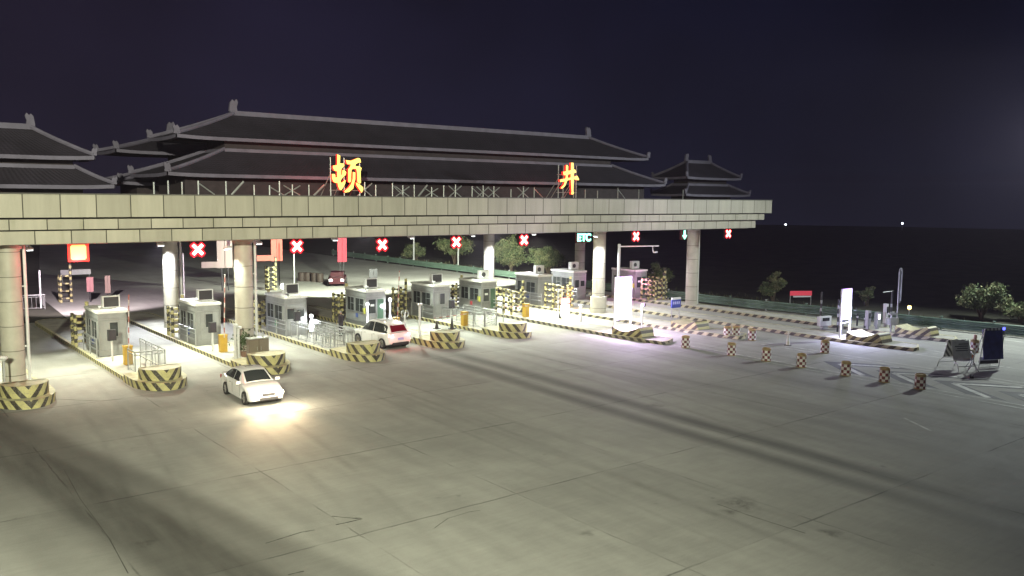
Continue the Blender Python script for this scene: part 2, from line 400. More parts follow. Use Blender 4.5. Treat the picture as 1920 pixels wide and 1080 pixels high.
# ------------------------------------------------------------ toll islands
def outline(w, y0, y1, tip0, tip1, n=8):
    """plan outline CCW starting at the near apex; returns points and signed distance from the apex"""
    pts = []
    def arc(cx, cy, a, b, t0, t1, k):
        return [(cx+a*math.cos(t0+(t1-t0)*i/k), cy+b*math.sin(t0+(t1-t0)*i/k)) for i in range(k+1)]
    hw = w/2
    near_r = arc(hw, y0+tip0, hw, tip0, -math.pi/2, 0, n)
    far = arc(hw, y1-tip1, hw, tip1, 0, math.pi, 2*n)
    near_l = arc(hw, y0+tip0, hw, tip0, math.pi, 1.5*math.pi, n)[:-1]
    pts = near_r+far+near_l
    return pts
def add_kerb(mb, pts, z1, apex=0, mi=0, inset=.22, topmi=0, z0=0.):
    k = len(pts); V = [Vector(p) for p in pts]
    # distance from the apex along the right side, then along the left one
    seg = [(V[(i+1) % k]-V[i]).length for i in range(k)]; tot = sum(seg); cum = [0]
    for s_ in seg: cum.append(cum[-1]+s_)
    for i in range(k):
        a, b = V[i], V[(i+1) % k]; ua, ub = cum[i], cum[i+1]
        if ua >= tot/2: ua, ub = tot-ua, tot-ub
        mb.face([(*a, z0), (*b, z0), (*b, z1), (*a, z1)], [(ua, z0), (ub, z0), (ub, z1), (ua, z1)], mi)
    c = [V[i] for i in range(k)]
    def off(i, d):
        t = (V[(i+1) % k]-V[i-1]).normalized(); return V[i]+Vector((-t.y, t.x))*d
    I = [off(i, inset) for i in range(k)]
    for i in range(k):
        j = (i+1) % k
        mb.face([(*V[i], z1), (*V[j], z1), (*I[j], z1), (*I[i], z1)], None, topmi)
    return I
def island_entry(name_lbl, x, w, y0, y1):
    t = thing('toll_island', name_lbl, 'traffic island', (x, 0, 0), 0, 'toll islands between the lanes')
    pts = outline(w, y0, y1, 2.0, 1.5)
    mb = MB(); I = add_kerb(mb, pts, .22, inset=.18, topmi=1); mb.build('kerb', [kerb_l, bumptop], t, merge=False)
    pv = MB(); pv.face([(*p, .205) for p in I]); pv.build('paving', paving, t, merge=False)
    # raised nose kerb and the bumper block standing on it
    npts = outline(w+.12, y0-.10, y0+3.6, 2.1, .3)
    mb = MB(); I = add_kerb(mb, npts, .40, inset=.25, topmi=1); mb.face([(*p, .40) for p in I], None, 1); mb.build('nose_kerb', [nose_m, bumptop], t, merge=False, loc=(-.06, 0, 0))
    bpts = outline(w-.5, y0+.45, y0+1.9, 1.1, .15)
    mb = MB(); I = add_kerb(mb, bpts, .95, inset=.3, topmi=1, z0=.4); mb.face([(*p, .95) for p in I], None, 1); mb.build('bumper', [nose_m, bumptop], t, merge=False, loc=(.25, 0, 0))
    return t
def island_exit(name_lbl, x, w, y0, y1, ry0, ry1, km, hgt=.85):
    t = thing('toll_island', name_lbl, 'traffic island', (x, 0, 0), 0, 'toll islands between the lanes')
    pts = [(w*.55, y0), (w, y0+.6), (w, y1), (0, y1), (0, y0+3.5), (w*.25, y0)]
    mb = MB(); I = add_kerb(mb, pts, .22, inset=.18, topmi=1); mb.build('kerb', [km, bumptop], t, merge=False)
    pv = MB(); pv.face([(*p, .205) for p in I]); pv.build('paving', paving, t, merge=False)
    # sweeping ramp bumper: saddle-shaped top, steep rounded front
    L = ry1-ry0; prof = []
    for i in range(13):
        s = i/12; z = hgt*(1-.38*math.sin(math.pi*s)**1.0*(.9)) - .12*s
        prof.append((ry0+.35+(L-.35)*s, z))
    prof = [(ry0, .22), (ry0+.08, hgt*.55), (ry0+.2, hgt*.88)]+prof+[(ry1, .22)]
    x0, x1 = .28, w-.22; mb = MB(); n = len(prof)
    zb = .21
    for i in range(n-1):
        (ya, za), (yb, zb_) = prof[i], prof[i+1]
        wa = .35*max(0, 1-(ya-ry0)/1.2)*(x1-x0)/2; wb = .35*max(0, 1-(yb-ry0)/1.2)*(x1-x0)/2
        mb.face([(x0+wa, ya, za), (x1-wa, ya, za), (x1-wb, yb, zb_), (x0+wb, yb, zb_)], [(ya, za)]*2+[(yb, zb_)]*2, 1 if i > 2 else 0)
        mb.face([(x0+wa, ya, zb), (x0+wa, ya, za), (x0+wb, yb, zb_), (x0+wb, yb, zb)], [(ya, zb), (ya, za), (yb, zb_), (yb, zb)], 0)
        mb.face([(x1-wa, ya, zb), (x1-wb, yb, zb), (x1-wb, yb, zb_), (x1-wa, ya, za)], [(ya, zb), (yb, zb), (yb, zb_), (ya, za)], 0)
    mb.build('bumper', [ramp_m, bumptop], t, merge=False)
    return t
island_entry('leftmost toll island, its striped nose in front of the column cut by the frame', 5.55, 2.5, 43.1, 72)
island_entry('toll island with a short barred railing, its striped nose left of the white sedan', 11.65, 2.5, 43.3, 72)
island_entry('toll island just behind the white sedan, carrying the brown cabinet and a tall column', 17.45, 2.55, 43.9, 72)
island_entry('toll island with a long railing, its striped nose left of the white hatchback', 23.55, 2.45, 44.0, 72)
island_entry('toll island whose striped nose right of the hatchback carries two black cones', 30.0, 2.45, 44.9, 72)
island_entry('toll island with the panelled railing and striped nose, right of the black cones', 36.05, 2.5, 45.5, 72)
island_exit('low toll island ending in a brown striped ramp under the bigger glowing panel', 42.4, 2.3, 38.2, 72, 40.0, 42.6, stripe_mat('kerb_paint_brown', (.42, .38, .27), (.05, .045, .035), .64, -.9, .5))
island_exit('cream striped toll island ending in a ramp with the small blue sign on it', 48.3, 2.4, 36.6, 72, 40.1, 42.4, kerb_r, .8)
island_exit('striped toll island ending in a ramp beside the glowing panel on white legs', 53.75, 2.5, 27.1, 72, 29.2, 31.6, kerb_r)
island_exit('rightmost toll island, its saddle shaped ramp beside the raised boom post', 59.5, 2.2, 27.2, 72, 28.7, 31.2, kerb_r)

# ------------------------------------------------------------ canopy
fascia_m = None
def fascia_mat():
    m = mat('fascia_panels', (.40, .38, .28), .55); n, l, M, mixc, noise, rng = nodekit(m); b = n['Principled BSDF']
    uv = n.new('ShaderNodeUVMap'); s = n.new('ShaderNodeSeparateXYZ'); l.new(uv.outputs[0], s.inputs[0])
    q = M('DIVIDE', s.outputs[0], 1.6); fl = M('FLOOR', q); w_ = n.new('ShaderNodeTexWhiteNoise'); w_.noise_dimensions = '1D'; l.new(fl, w_.inputs['W'])
    d = M('MULTIPLY', M('ABSOLUTE', M('SUBTRACT', M('FRACT', M('ADD', q, .5)), .5)), 1.6)
    j = M('LESS_THAN', d, .025)
    t = n.new('ShaderNodeTexCoord'); mp = n.new('ShaderNodeMapping'); l.new(t.outputs['Object'], mp.inputs[0]); mp.inputs['Scale'].default_value = (1, 1, .12)
    dirt = noise(mp.outputs[0], 1.6, 5, .65)
    f = M('MULTIPLY', rng(w_.outputs[0], 0, 1, .88, 1.08), rng(dirt, .35, .75, 1.04, .80))
    c = mixc(1., (.42, .395, .32), f, 'MULTIPLY'); c = mixc(rng(dirt, .55, .76, 0, .3), c, (.30, .31, .18)); c = mixc(j, c, (.05, .045, .03)); l.new(c, b.inputs['Base Color'])
    return m
fascia_m = fascia_mat()
can = thing('toll_station_canopy', 'long panelled concrete canopy on round columns spanning all the toll lanes', 'canopy', (0, 0, 0))
XL, XR, YF, YB = -16.0, 64.5, 46.9, 70.3
def frame(name, x0, x1, y0, y1, z0, z1, th=.35, off=0.):
    mb = MB()
    for (a, b) in (((x0, y0), (x1, y0)), ((x1, y0), (x1, y1)), ((x1, y1), (x0, y1)), ((x0, y1), (x0, y0))):
        L = math.hypot(b[0]-a[0], b[1]-a[1]); mb.face([(*a, z0), (*b, z0), (*b, z1), (*a, z1)], [(off, z0), (off+L, z0), (off+L, z1), (off, z1)])
    mb.face([(x0, y0, z1), (x1, y0, z1), (x1, y1, z1), (x0, y1, z1)], [(.3, .3)]*4); mb.face([(x0, y0, z0), (x0, y1, z0), (x1, y1, z0), (x1, y0, z0)], [(.3, .3)]*4)
    return mb.build(name, fascia_m, can)
frame('lower_fascia', XL, XR, YF, YB, 7.13, 7.76, off=.09)
frame('middle_fascia', XL-.7, XR+.75, YF-.35, YB+.35, 7.84, 8.33, off=.5)
frame('upper_fascia', XL-1.3, XR+1.4, YF-.65, YB+.65, 8.43, 9.53, off=.95)
mb = MB(); mb.box(((XL+XR)/2, (YF+YB)/2, 7.80), (XR-XL-.3, YB-YF-.3, .09)); mb.box(((XL+XR)/2, (YF+YB)/2, 8.38), (XR-XL+.9, YB-YF+.3, .11)); mb.build('shadow_gap_strip', dark_m, can)  # dark strips paint in the shadow gaps between the fascia bands
mb = MB(); mb.box(((XL+XR)/2, (YF+YB)/2, 9.56), (XR-XL+2.9, YB-YF+1.4, .06)); mb.build('coping', mat('coping_dark', (.10, .095, .085), .7), can)
mb = MB(); mb.box(((XL+XR)/2, (YF+YB)/2, 7.10), (XR-XL-.8, YB-YF-.8, .05)); mb.build('soffit', soffit_m, can)
def col_mat():
    m = mat('column_panels', (.42, .40, .33), .5); n, l, M, mixc, noise, rng = nodekit(m); b = n['Principled BSDF']
    t = n.new('ShaderNodeTexCoord'); s = n.new('ShaderNodeSeparateXYZ'); l.new(t.outputs['Object'], s.inputs[0])
    q = M('DIVIDE', s.outputs[2], 1.22); d = M('MULTIPLY', M('ABSOLUTE', M('SUBTRACT', M('FRACT', q), .5)), 1.22)
    j = M('LESS_THAN', d, .022); nz = noise(t.outputs['Object'], 1.5, 4)
    c = mixc(1., (.44, .42, .35), rng(nz, .3, .7, .85, 1.08), 'MULTIPLY'); c = mixc(j, c, (.17, .16, .13)); l.new(c, b.inputs['Base Color'])
    return m
colm = col_mat()
COLS = [(7.0, 48.6), (19.05, 49.3), (49.75, 51.3), (60.6, 50.6), (7.0, 63.5), (18.95, 62.6), (49.0, 65.4), (60.3, 65.0)]
for i, (x, y) in enumerate(COLS):
    mb = MB(); mb.lathe([(.52, .2), (.52, 6.82), (.62, 6.84), (.62, 7.06)], 28); c = mb.build('column', colm, can, smooth=True, loc=(x, y, 0))
    if i == 2:
        mb = MB(); mb.lathe([(.68, .2), (.68, 1.55), (.53, 1.6)], 28); mb.build('plinth', colm, c, smooth=True)
    if i in (0, 1, 4, 5, 3):
        mb = MB(); mb.tube([(.66, -.15, .2), (.66, -.15, 7.0)], .075, 10); mb.box((.58, -.15, 2), (.2, .04, .06)); mb.box((.58, -.15, 5), (.2, .04, .06)); mb.build('downpipe', white_m, c, smooth=True)

def floodlight(x, y, z, tx, ty, power, color, cone, lbl, size=.12, vis=True):
    t = thing('floodlight', lbl, 'floodlight', (x, y, z), math.atan2(ty-y, tx-x), 'floodlights under the canopy')
    mb = MB(); mb.box((0, 0, 0), (.30, .42, .12), ry=.35); mb.build('housing', white_m, t)
    mb = MB(); mb.box((.03, 0, -.075), (.22, .34, .03), ry=.35); mb.build('lens', lamp_e, t)
    mb = MB(); mb.box((-.06, 0, .22), (.06, .2, .5)); mb.build('bracket', galv, t)
    s = spot('floodlight_lamp', (x+.12*math.cos(t.rotation_euler[2]), y+.12*math.sin(t.rotation_euler[2]), z-.22), (tx, ty, 0), power, color, cone, .5, size)
    return t
CW = (.90, 1, .84); WW = (.97, 1, .78)
floodlight(17.75, 61.6, 6.6, 18.3, 60, 5200, (.9, .93, 1), 120, 'floodlight grazing the column left of the second booth')
floodlight(17.9, 48.6, 6.6, 17.2, 50, 900, CW, 120, 'floodlight on the front column above the brown cabinet')
floodlight(6.1, 48.9, 6.6, 9.5, 50, 900, WW, 110, 'floodlight beside the column at the left edge')
floodlight(8.6, 53, 6.6, 9.3, 51.5, 3800, WW, 110, 'floodlight over the leftmost lane')
floodlight(15.8, 54, 6.6, 15.6, 51, 3800, WW, 110, 'floodlight over the lane left of the second booth')
floodlight(21.5, 53, 6.6, 21.5, 51, 2600, WW, 110, 'floodlight over the lane right of the cabinet column')
floodlight(27.8, 55, 6.6, 27.8, 53, 2600, CW, 115, 'floodlight over the lane of the white hatchback')
floodlight(34.0, 55, 6.6, 34.5, 52, 3800, CW, 110, 'floodlight over the lane right of the hatchback')
floodlight(40.3, 56, 6.6, 40.6, 53, 5200, CW, 115, 'floodlight over the lane beside the panelled railing')
floodlight(46.6, 56, 6.6, 45.6, 52, 7500, WW, 120, 'floodlight over the lane left of the drum footed column')
floodlight(48.2, 50.2, 6.6, 49, 50, 2600, (.93, .95, 1), 120, 'floodlight lighting the left side of the drum footed column')
floodlight(47.6, 63.5, 6.6, 48.6, 62, 9000, (.93, .96, 1), 125, 'floodlight in front of the rear column under the green lettering')
floodlight(38.5, 69.0, 6.7, 45, 98, 52000, (.93, 1, .80), 88, 'floodlight at the rear edge lighting the road behind the booths')
floodlight(53.5, 69.2, 6.7, 61.5, 97, 60000, (.95, 1, .82), 84, 'floodlight at the rear edge facing the guardrail trees')
floodlight(56.8, 54, 6.6, 56, 50, 1500, (.95, .93, 1), 115, 'floodlight over the lane left of the last column')
floodlight(14.0, 68.9, 6.7, 22, 102, 26000, (1, .84, .92), 84, 'floodlight at the rear edge behind the leftmost booth')

# ------------------------------------------------------------ pagoda roofs on the canopy
def tile_mat():
    m = mat('roof_tiles', (.05, .042, .046), .65); n, l, M, mixc, noise, rng = nodekit(m); b = n['Principled BSDF']
    uv = n.new('ShaderNodeUVMap'); s = n.new('ShaderNodeSeparateXYZ'); l.new(uv.outputs[0], s.inputs[0])
    rib = M('ABSOLUTE', M('SUBTRACT', M('FRACT', M('DIVIDE', s.outputs[0], .28)), .5)); row = M('FRACT', M('DIVIDE', s.outputs[1], .35))
    t = n.new('ShaderNodeTexCoord'); nz = noise(t.outputs['Object'], .8, 5)
    c = mixc(1., (.032, .027, .040), rng(nz, .3, .7, .7, 1.2), 'MULTIPLY'); c = mixc(M('GREATER_THAN', row, .86), c, (.018, .014, .018)); l.new(c, b.inputs['Base Color'])
    bp = n.new('ShaderNodeBump'); bp.inputs['Strength'].default_value = .5; bp.inputs['Distance'].default_value = .08; l.new(rib, bp.inputs['Height']); l.new(bp.outputs[0], b.inputs['Normal'])
    return m
tile = tile_mat()
def finial(mb, p, s, dx):
    x, y, z = p
    prof = [(-.35, 0), (.35, 0), (.30, .35), (.42, .75), (.30, 1.0), (.10, .80), (-.05, .95), (-.25, .70), (-.30, .35)]
    pts = [(x+dx*a*s, z+b*s) for a, b in prof]
    f = [(q[0], y-.12*s, q[1]) for q in pts]; k = [(q[0], y+.12*s, q[1]) for q in pts]
    mb.face(f); mb.face(k[::-1])
    for i in range(len(f)): j = (i+1) % len(f); mb.face([f[i], k[i], k[j], f[j]])
def pagoda(label, tiers, ridge, wallz, fs=.75):
    t = thing('pagoda_roof', label, 'roof', (0, 0, 0), 0, 'tiered pagoda roofs on the canopy')
    x0, x1, y0, y1 = tiers[0][:4]
    mb = MB(); mb.box(((x0+x1)/2, (y0+y1)/2, (wallz+tiers[0][4])/2), (x1-x0-2.6, y1-y0-2.4, tiers[0][4]-wallz)); 
    if len(tiers) > 1: a = tiers[1]; q = tiers[0]; mb.box(((q[5]+q[6])/2, (q[7]+q[8])/2, (q[9]+a[4])/2+.1), (q[6]-q[5]-.1, max(.5, q[8]-q[7]-.1), a[4]-q[9]+.3))
    mb.build('wall', mat('roof_wall', (.035, .025, .03), .8, noise=.3), t)
    for ti, (ex0, ex1, ey0, ey1, ez, tx0, tx1, ty0, ty1, tz) in enumerate(tiers):
        E = [(ex0, ey0), (ex1, ey0), (ex1, ey1), (ex0, ey1)]; T = [(tx0, ty0), (tx1, ty0), (tx1, ty1), (tx0, ty1)]
        K = 8
        def pt(s, c, i):   # s 0 eave..1 top, c 0..1 along the edge, side i
            a, b = Vector(E[i]), Vector(E[(i+1) % 4]); p, q = Vector(T[i]), Vector(T[(i+1) % 4])
            e_ = a.lerp(b, c); u_ = p.lerp(q, c); v = e_.lerp(u_, s); z = ez+(tz-ez)*(s*.86+.14*s*s)
            up = max(0, 1-min(c, 1-c)*(b-a).length/2.2)**2*.07*(1-s)**2
            return Vector((v.x, v.y, z+up))
        mb = MB()
        for i in range(4):
            L = (Vector(E[(i+1) % 4])-Vector(E[i])).length
            cs = sorted(set([0, .8/L, 1.6/L, 2.4/L, .5, 1-2.4/L, 1-1.6/L, 1-.8/L, 1])) if L > 5.5 else [0, .25, .5, .75, 1]
            for a, b in zip(cs, cs[1:]):
                for k in range(K):
                    s0, s1 = k/K, (k+1)/K
                    mb.face([pt(s0, a, i), pt(s0, b, i), pt(s1, b, i), pt(s1, a, i)], [(a*L, s0*4), (b*L, s0*4), (b*L, s1*4), (a*L, s1*4)])
        mb.build('tiles', tile, t)
        mb = MB()      # eave board following the edge
        for i in range(4):
            L = (Vector(E[(i+1) % 4])-Vector(E[i])).length
            cs = sorted(set([0, .8/L, 1.6/L, 2.4/L, .5, 1-2.4/L, 1-1.6/L, 1-.8/L, 1])) if L > 5.5 else [0, .25, .5, .75, 1]
            dv = (Vector(E[(i+1) % 4])-Vector(E[i])).normalized(); nn = Vector((dv.y, -dv.x, 0))*.06
            for a, b in zip(cs, cs[1:]):
                p, q = pt(0, a, i), pt(0, b, i); dz = Vector((0, 0, .17)); uz = Vector((0, 0, .03))
                mb.face([p+nn-dz, q+nn-dz, q+nn+uz, p+nn+uz]); mb.face([p+nn+uz, q+nn+uz, q-nn*4+uz, p-nn*4+uz]); mb.face([p+nn-dz, p-nn*3-dz, q-nn*3-dz, q+nn-dz])
        mb.build('eave_board', ridge_m, t, merge=False)
        mb = MB()
        for i in range(4):
            pts = [pt(k/6, 0, i)+Vector((0, 0, .12)) for k in range(7)]
            for a, b in zip(pts, pts[1:]):
                d = (b-a); mb.tube([a, b], .11, 6)
        mb.build('hip_ridge', ridge_m, t)
        mb = MB()
        if ti == len(tiers)-1: mb.box(((tx0+tx1)/2, (ty0+ty1)/2, tz+.12), (tx1-tx0+.4, .24, .30))
        else:
            mb.box(((tx0+tx1)/2, ty0, tz+.04), (tx1-tx0, .2, .2)); mb.box(((tx0+tx1)/2, ty1, tz+.04), (tx1-tx0, .2, .2)); mb.box((tx0, (ty0+ty1)/2, tz+.04), (.2, ty1-ty0, .2)); mb.box((tx1, (ty0+ty1)/2, tz+.04), (.2, ty1-ty0, .2))
        mb.build('ridge', ridge_m, t)
        mb = MB()
        for i in range(4): finial(mb, pt(0, 0, i)+Vector((0, 0, .05)), fs*.7, 1 if i in (1, 2) else -1)
        if ti == len(tiers)-1: finial(mb, (tx0, (ty0+ty1)/2, tz+.25), fs, 1); finial(mb, (tx1, (ty0+ty1)/2, tz+.25), fs, -1)
        mb.build('finial', ridge_m, t)
    return t
pagoda('long two tiered grey pagoda roof behind the red lettering, widest of the roofs',
       [(15.3, 56.6, 50.5, 57.9, 10.75, 19.3, 52.2, 52.6, 55.8, 12.25), (16.2, 55.6, 51.6, 56.8, 12.95, 20.5, 51.0, 54.1, 54.3, 14.55)], None, 9.5)
pagoda('grey pagoda roof half hidden behind the left end of the long roof',
       [(15.2, 56.5, 60.0, 66.5, 10.3, 19.5, 52, 62, 64.5, 11.6), (15.0, 56, 60.0, 65.2, 12.35, 19.2, 51.8, 62.5, 62.7, 13.6)], None, 9.5)
pagoda('small two tiered pagoda roof at the right end of the canopy',
       [(59.3, 68.4, 50.5, 54.5, 9.98, 60.9, 66.4, 51.6, 53.4, 10.85), (59.4, 67.0, 50.5, 54.5, 11.48, 61.6, 64.9, 52.4, 52.6, 12.85)], None, 9.55, .6)
pagoda('small two tiered pagoda roof at the left end of the canopy',
       [(-.3, 12.45, 50.5, 54.5, 9.98, 1.8, 10.75, 51.6, 53.4, 10.95), (.9, 11.5, 50.5, 54.5, 11.48, 3.2, 8.9, 52.4, 52.6, 12.95)], None, 9.55, .6)

# ------------------------------------------------------------ lettering on the canopy
char_e = mat('neon_yellow', (.9, .7, .2), .5, emit=(1, .70, .13), es=1.35)
char_r = mat('neon_red_edge', (.5, .02, .02), .5, emit=(1, .03, .02), es=1.2)
DUN = [[(350,150),(405,175),(398,320),(470,325),(480,365),(445,400),(420,440),(415,545),(435,540),(445,450),(480,450),(512,490),(500,545),(440,600),(408,650),(410,690),(435,695),(475,650),(500,640),(490,710),(450,790),(415,838),(385,825),(360,760),(352,700),(310,700),(270,670),(250,600),(250,530),(300,530),(312,560),(310,600),(345,590),(348,480),(290,460),(268,400),(275,370),(340,360),(350,320)],
 [(505,255),(600,265),(735,205),(775,220),(790,290),(740,295),(690,330),(680,365),(760,365),(800,400),(780,470),(785,690),(760,705),(720,680),(715,500),(700,420),(640,415),(610,440),(600,560),(598,660),(570,690),(548,670),(550,430),(580,390),(600,335),(530,330)],
 [(635,480),(680,490),(678,620),(650,720),(640,800),(560,870),(490,885),(470,860),(550,790),(600,720),(630,620)],
 [(688,685),(760,720),(825,780),(825,830),(795,885),(760,830),(700,740)]]
JING = [[(575,240),(600,220),(628,250),(625,500),(610,590),(560,720),(480,790),(455,765),(520,700),(555,600),(572,480)],
 [(695,165),(755,165),(765,480),(765,640),(760,840),(780,880),(760,920),(710,915),(720,850),(705,660),(690,480)],
 [(505,385),(570,375),(690,345),(795,320),(830,385),(815,400),(690,430),(560,465),(515,465)],
 [(425,575),(560,545),(720,510),(850,470),(890,530),(900,575),(860,575),(760,550),(640,580),(560,610),(435,630)]]
def sign_char(label, strokes, box, x0, x1, z0, z1, y, legs):
    t = thing('sign_character', label, 'sign lettering', (x0, y, z0))
    bx0, by0, bx1, by1 = box
    mb = MB(); mbr = MB()
    for k, st in enumerate(strokes):
        P = [((px-bx0)/(bx1-bx0)*(x1-x0), (by1-py)/(by1-by0)*(z1-z0)) for px, py in st]
        yo = -.06-.004*k
        A = sum(P[i][0]*P[(i+1) % len(P)][1]-P[(i+1) % len(P)][0]*P[i][1] for i in range(len(P)))
        if A < 0: P = P[::-1]
        mb.face([(p[0], yo, p[1]) for p in P])
        for i in range(len(P)):
            a, b = P[i], P[(i+1) % len(P)]; mbr.face([(a[0], yo+.001, a[1]), (a[0], .12, a[1]), (b[0], .12, b[1]), (b[0], yo+.001, b[1])])
        mbr.face([(p[0], .12+.003*k, p[1]) for p in P[::-1]])
    mb.build('stroke_face', char_e, t, merge=False); mbr.build('stroke_rim', char_r, t, merge=False)
    mb = MB(); W_ = x1-x0; H_ = z1-z0
    for lx in legs: mb.tube([(lx*W_, .2, 9.55-z0), (lx*W_, .2, H_*.92)], .035, 6)
    for zz_ in (.06, .62): mb.tube([(-.05, .2, H_*zz_), (W_+.05, .2, H_*zz_)], .025, 6)
    for lx in legs: mb.tube([(lx*W_, .2, H_*.5), (lx*W_, 1.5, 9.58-z0)], .03, 6)
    mb.build('support_frame', galv, t)
    return t
sign_char('glowing yellow Chinese character, the left and more complex one on the canopy', DUN, (250, 150, 830, 885), 23.4, 25.45, 9.78, 12.0, 46.6, (.02, .45, .95))
sign_char('glowing yellow Chinese character shaped like a well grid, the right one on the canopy', JING, (425, 165, 900, 920), 41.1, 42.95, 9.84, 12.1, 46.6, (.05, .3, .85, .98))
for x_ in (23.4, 24.9): point('neon_spill', (x_, 48.2, 10.8), 95, (1, .10, .08), .5)
point('neon_spill', (42, 48.2, 10.8), 90, (1, .12, .08), .5)
# empty steel struts left standing between the letters
k_ = 0
def strut(label, x, y, kind, h):
    t = thing('steel_strut', label, 'steel strut', (x, y, 9.59), 0, 'bare steel struts along the canopy edge')
    mb = MB(); mb.tube([(0, 0, 0), (0, 0, h)], .04, 6); mb.build('post', galv, t)
    mb = MB()
    if kind == 1: mb.tube([(0, 0, h*.85), (.9, .1, 0)], .035, 6)
    if kind == 2: mb.tube([(-.5, 0, 0), (.5, .02, h*.9)], .04, 6); mb.tube([(.5, .05, 0), (-.5, .07, h*.9)], .035, 6)
    if kind == 3: mb.tube([(.3, 0, 0), (1.0, .02, h)], .06, 6)
    if kind: mb.build('brace', galv, t)
rs = random.Random(3)
xs = [13.6, 14.4, 15.2, 15.9, 17.5, 19.2, 19.9, 20.6, 21.5, 22.3, 26.1, 27.0, 27.9, 28.8, 29.8, 30.8, 31.9, 33.0, 34.0, 35.1, 36.2, 37.3, 38.6, 39.8, 44.3, 45.8, 48.2, 50.0, 55.5]
for i, x_ in enumerate(xs):
    kd = (0, 0, 0, 1, 3, 0, 1, 0, 2, 3, 2, 0, 1, 2, 3, 2, 0, 2, 1, 2, 2, 0, 2, 1, 0, 0, 1, 0, 0)[i]
    strut('bare grey steel strut on the canopy edge, one of the row around the lettering', x_, 47.3+(i % 3)*.25, kd, rs.uniform(.55, .85))

# ------------------------------------------------------------ lane signals under the canopy
house = mat('signal_housing', (.07, .015, .015), .8, spec=.1)  # housing colour tinted red to paint in the halo of the crosses
sig = None
red_w = mat('red_led_cross', (.5, .05, .05), .5, emit=(1, .22, .16), es=14)
def make_signal(lbl, cross=True):
    t = thing('lane_signal', lbl, 'traffic signal', (0, 0, 0), 0, 'lane signals hanging under the canopy')
    mb = MB(); mb.box((0, .12, 0), (.80, .16, .80)); mb.box((0, .1, .42), (.84, .22, .03)); mb.build('housing', house, t)
    mb = MB(); mb.tube([(-.25, .12, .43), (-.25, .12, .62)], .025, 6); mb.tube([(.25, .12, .43), (.25, .12, .62)], .025, 6); mb.build('bracket', galv, t)
    mb = MB()
    if cross:
        mb.box((0, .008, 0), (.74, .03, .17), ry=R(45)); mb.box((0, .006, 0), (.74, .03, .17), ry=R(-45)); mb.build('lit_cross', red_w, t)
        mb = MB(); mb.box((0, .03, 0), (.92, .03, .34), ry=R(45)); mb.box((0, .0305, 0), (.92, .03, .34), ry=R(-45)); mb.build('bloom_fringe', mat('bloom_fringe', (.5, .02, .03), .5, emit=(1, .015, .06), es=.9), t)  # larger red cross behind the core paints in its bloom
    else:
        mb.box((0, .015, .14), (.18, .03, .44)); mb.face([(-.3, 0, -.05), (0, 0, -.4), (.3, 0, -.05)]); mb.build('lit_arrow', green_e, t)
    return t
sx = [(147, 473), (371, 468), (557, 462), (717, 459), (856, 454), (983, 450), (1193, 443), (1366, 438)]
wh = ['square red glowing signal over the leftmost lane, largest of the lane signals', 'red cross signal between the two left front columns', 'red cross signal over the booth left of the railing island', 'red cross signal above the white hatchback lane',
      'red cross signal in front of the bushy tree behind the guardrail', 'red cross signal right of the bare middle column', 'red cross signal right of the green lettering', 'red cross signal at the right end of the canopy']
def ypl(px, py, Y):
    d = AX[0]*((px-960)/F_PX)+AX[1]*((py-540)/F_PX)+AX[2]; return Vector((0, 0, CAM_H))+d*(Y/d.y)
for i, (px, py) in enumerate(sx):
    p = ypl(px, py, 47.9)
    if i == 0:
        big = make_signal(wh[0]); big.location = p; mb = MB(); mb.box((0, -.02, 0), (.72, .02, .66)); mb.box((0, -.021, 0), (.62, .02, .76)); mb.build('lit_core', mat('led_core', (.8, .6, .3), .5, emit=(1, .26, .06), es=3), big)
        mb = MB(); mb.box((0, .004, 0), (.98, .02, .94)); mb.build('halo_square', mat('red_halo_square', (.5, .05, .03), .5, emit=(1, .03, .02), es=1.7), big); sig = None  # red glowing square paints in the halo round this signal
    elif i == 1: sig = make_signal(wh[1]); sig.location = p
    else: dup(sig, p, 0, wh[i])
    point('signal_spill', p+Vector((0, -.5, -.55)), (240, 70, 55, 45, 40, 35, 25, 18)[i], (1, .05, .08), .12)
p = ypl(1284, 440, 47.9); s_ = make_signal('green downward arrow signal beside the last front column', False); s_.location = p
point('signal_spill', p+Vector((0, -.3, 0)), 12, (.2, 1, .6), .2)
p = ypl(1095, 446, 47.9)
t = thing('lane_sign', 'green lit ETC letters hanging in front of the bright rear column', 'lane sign', p)
mb = MB(); mb.box((0, .12, 0), (1.5, .12, .75)); mb.build('housing', house, t)
mb = MB(); mb.tube([(-.5, .12, .3), (-.5, .12, .75)], .025, 6); mb.tube([(.5, .12, .3), (.5, .12, .75)], .025, 6); mb.build('bracket', galv, t)
for ch_, dx_ in (('E', -.47), ('T', 0), ('C', .47)): text_mesh(ch_, .78, .02, 'letter', green_e, t, (dx_, .03, 0), (R(90), 0, 0), .025)
point('sign_spill', p+Vector((0, -.4, 0)), 25, (.2, 1, .65), .3)

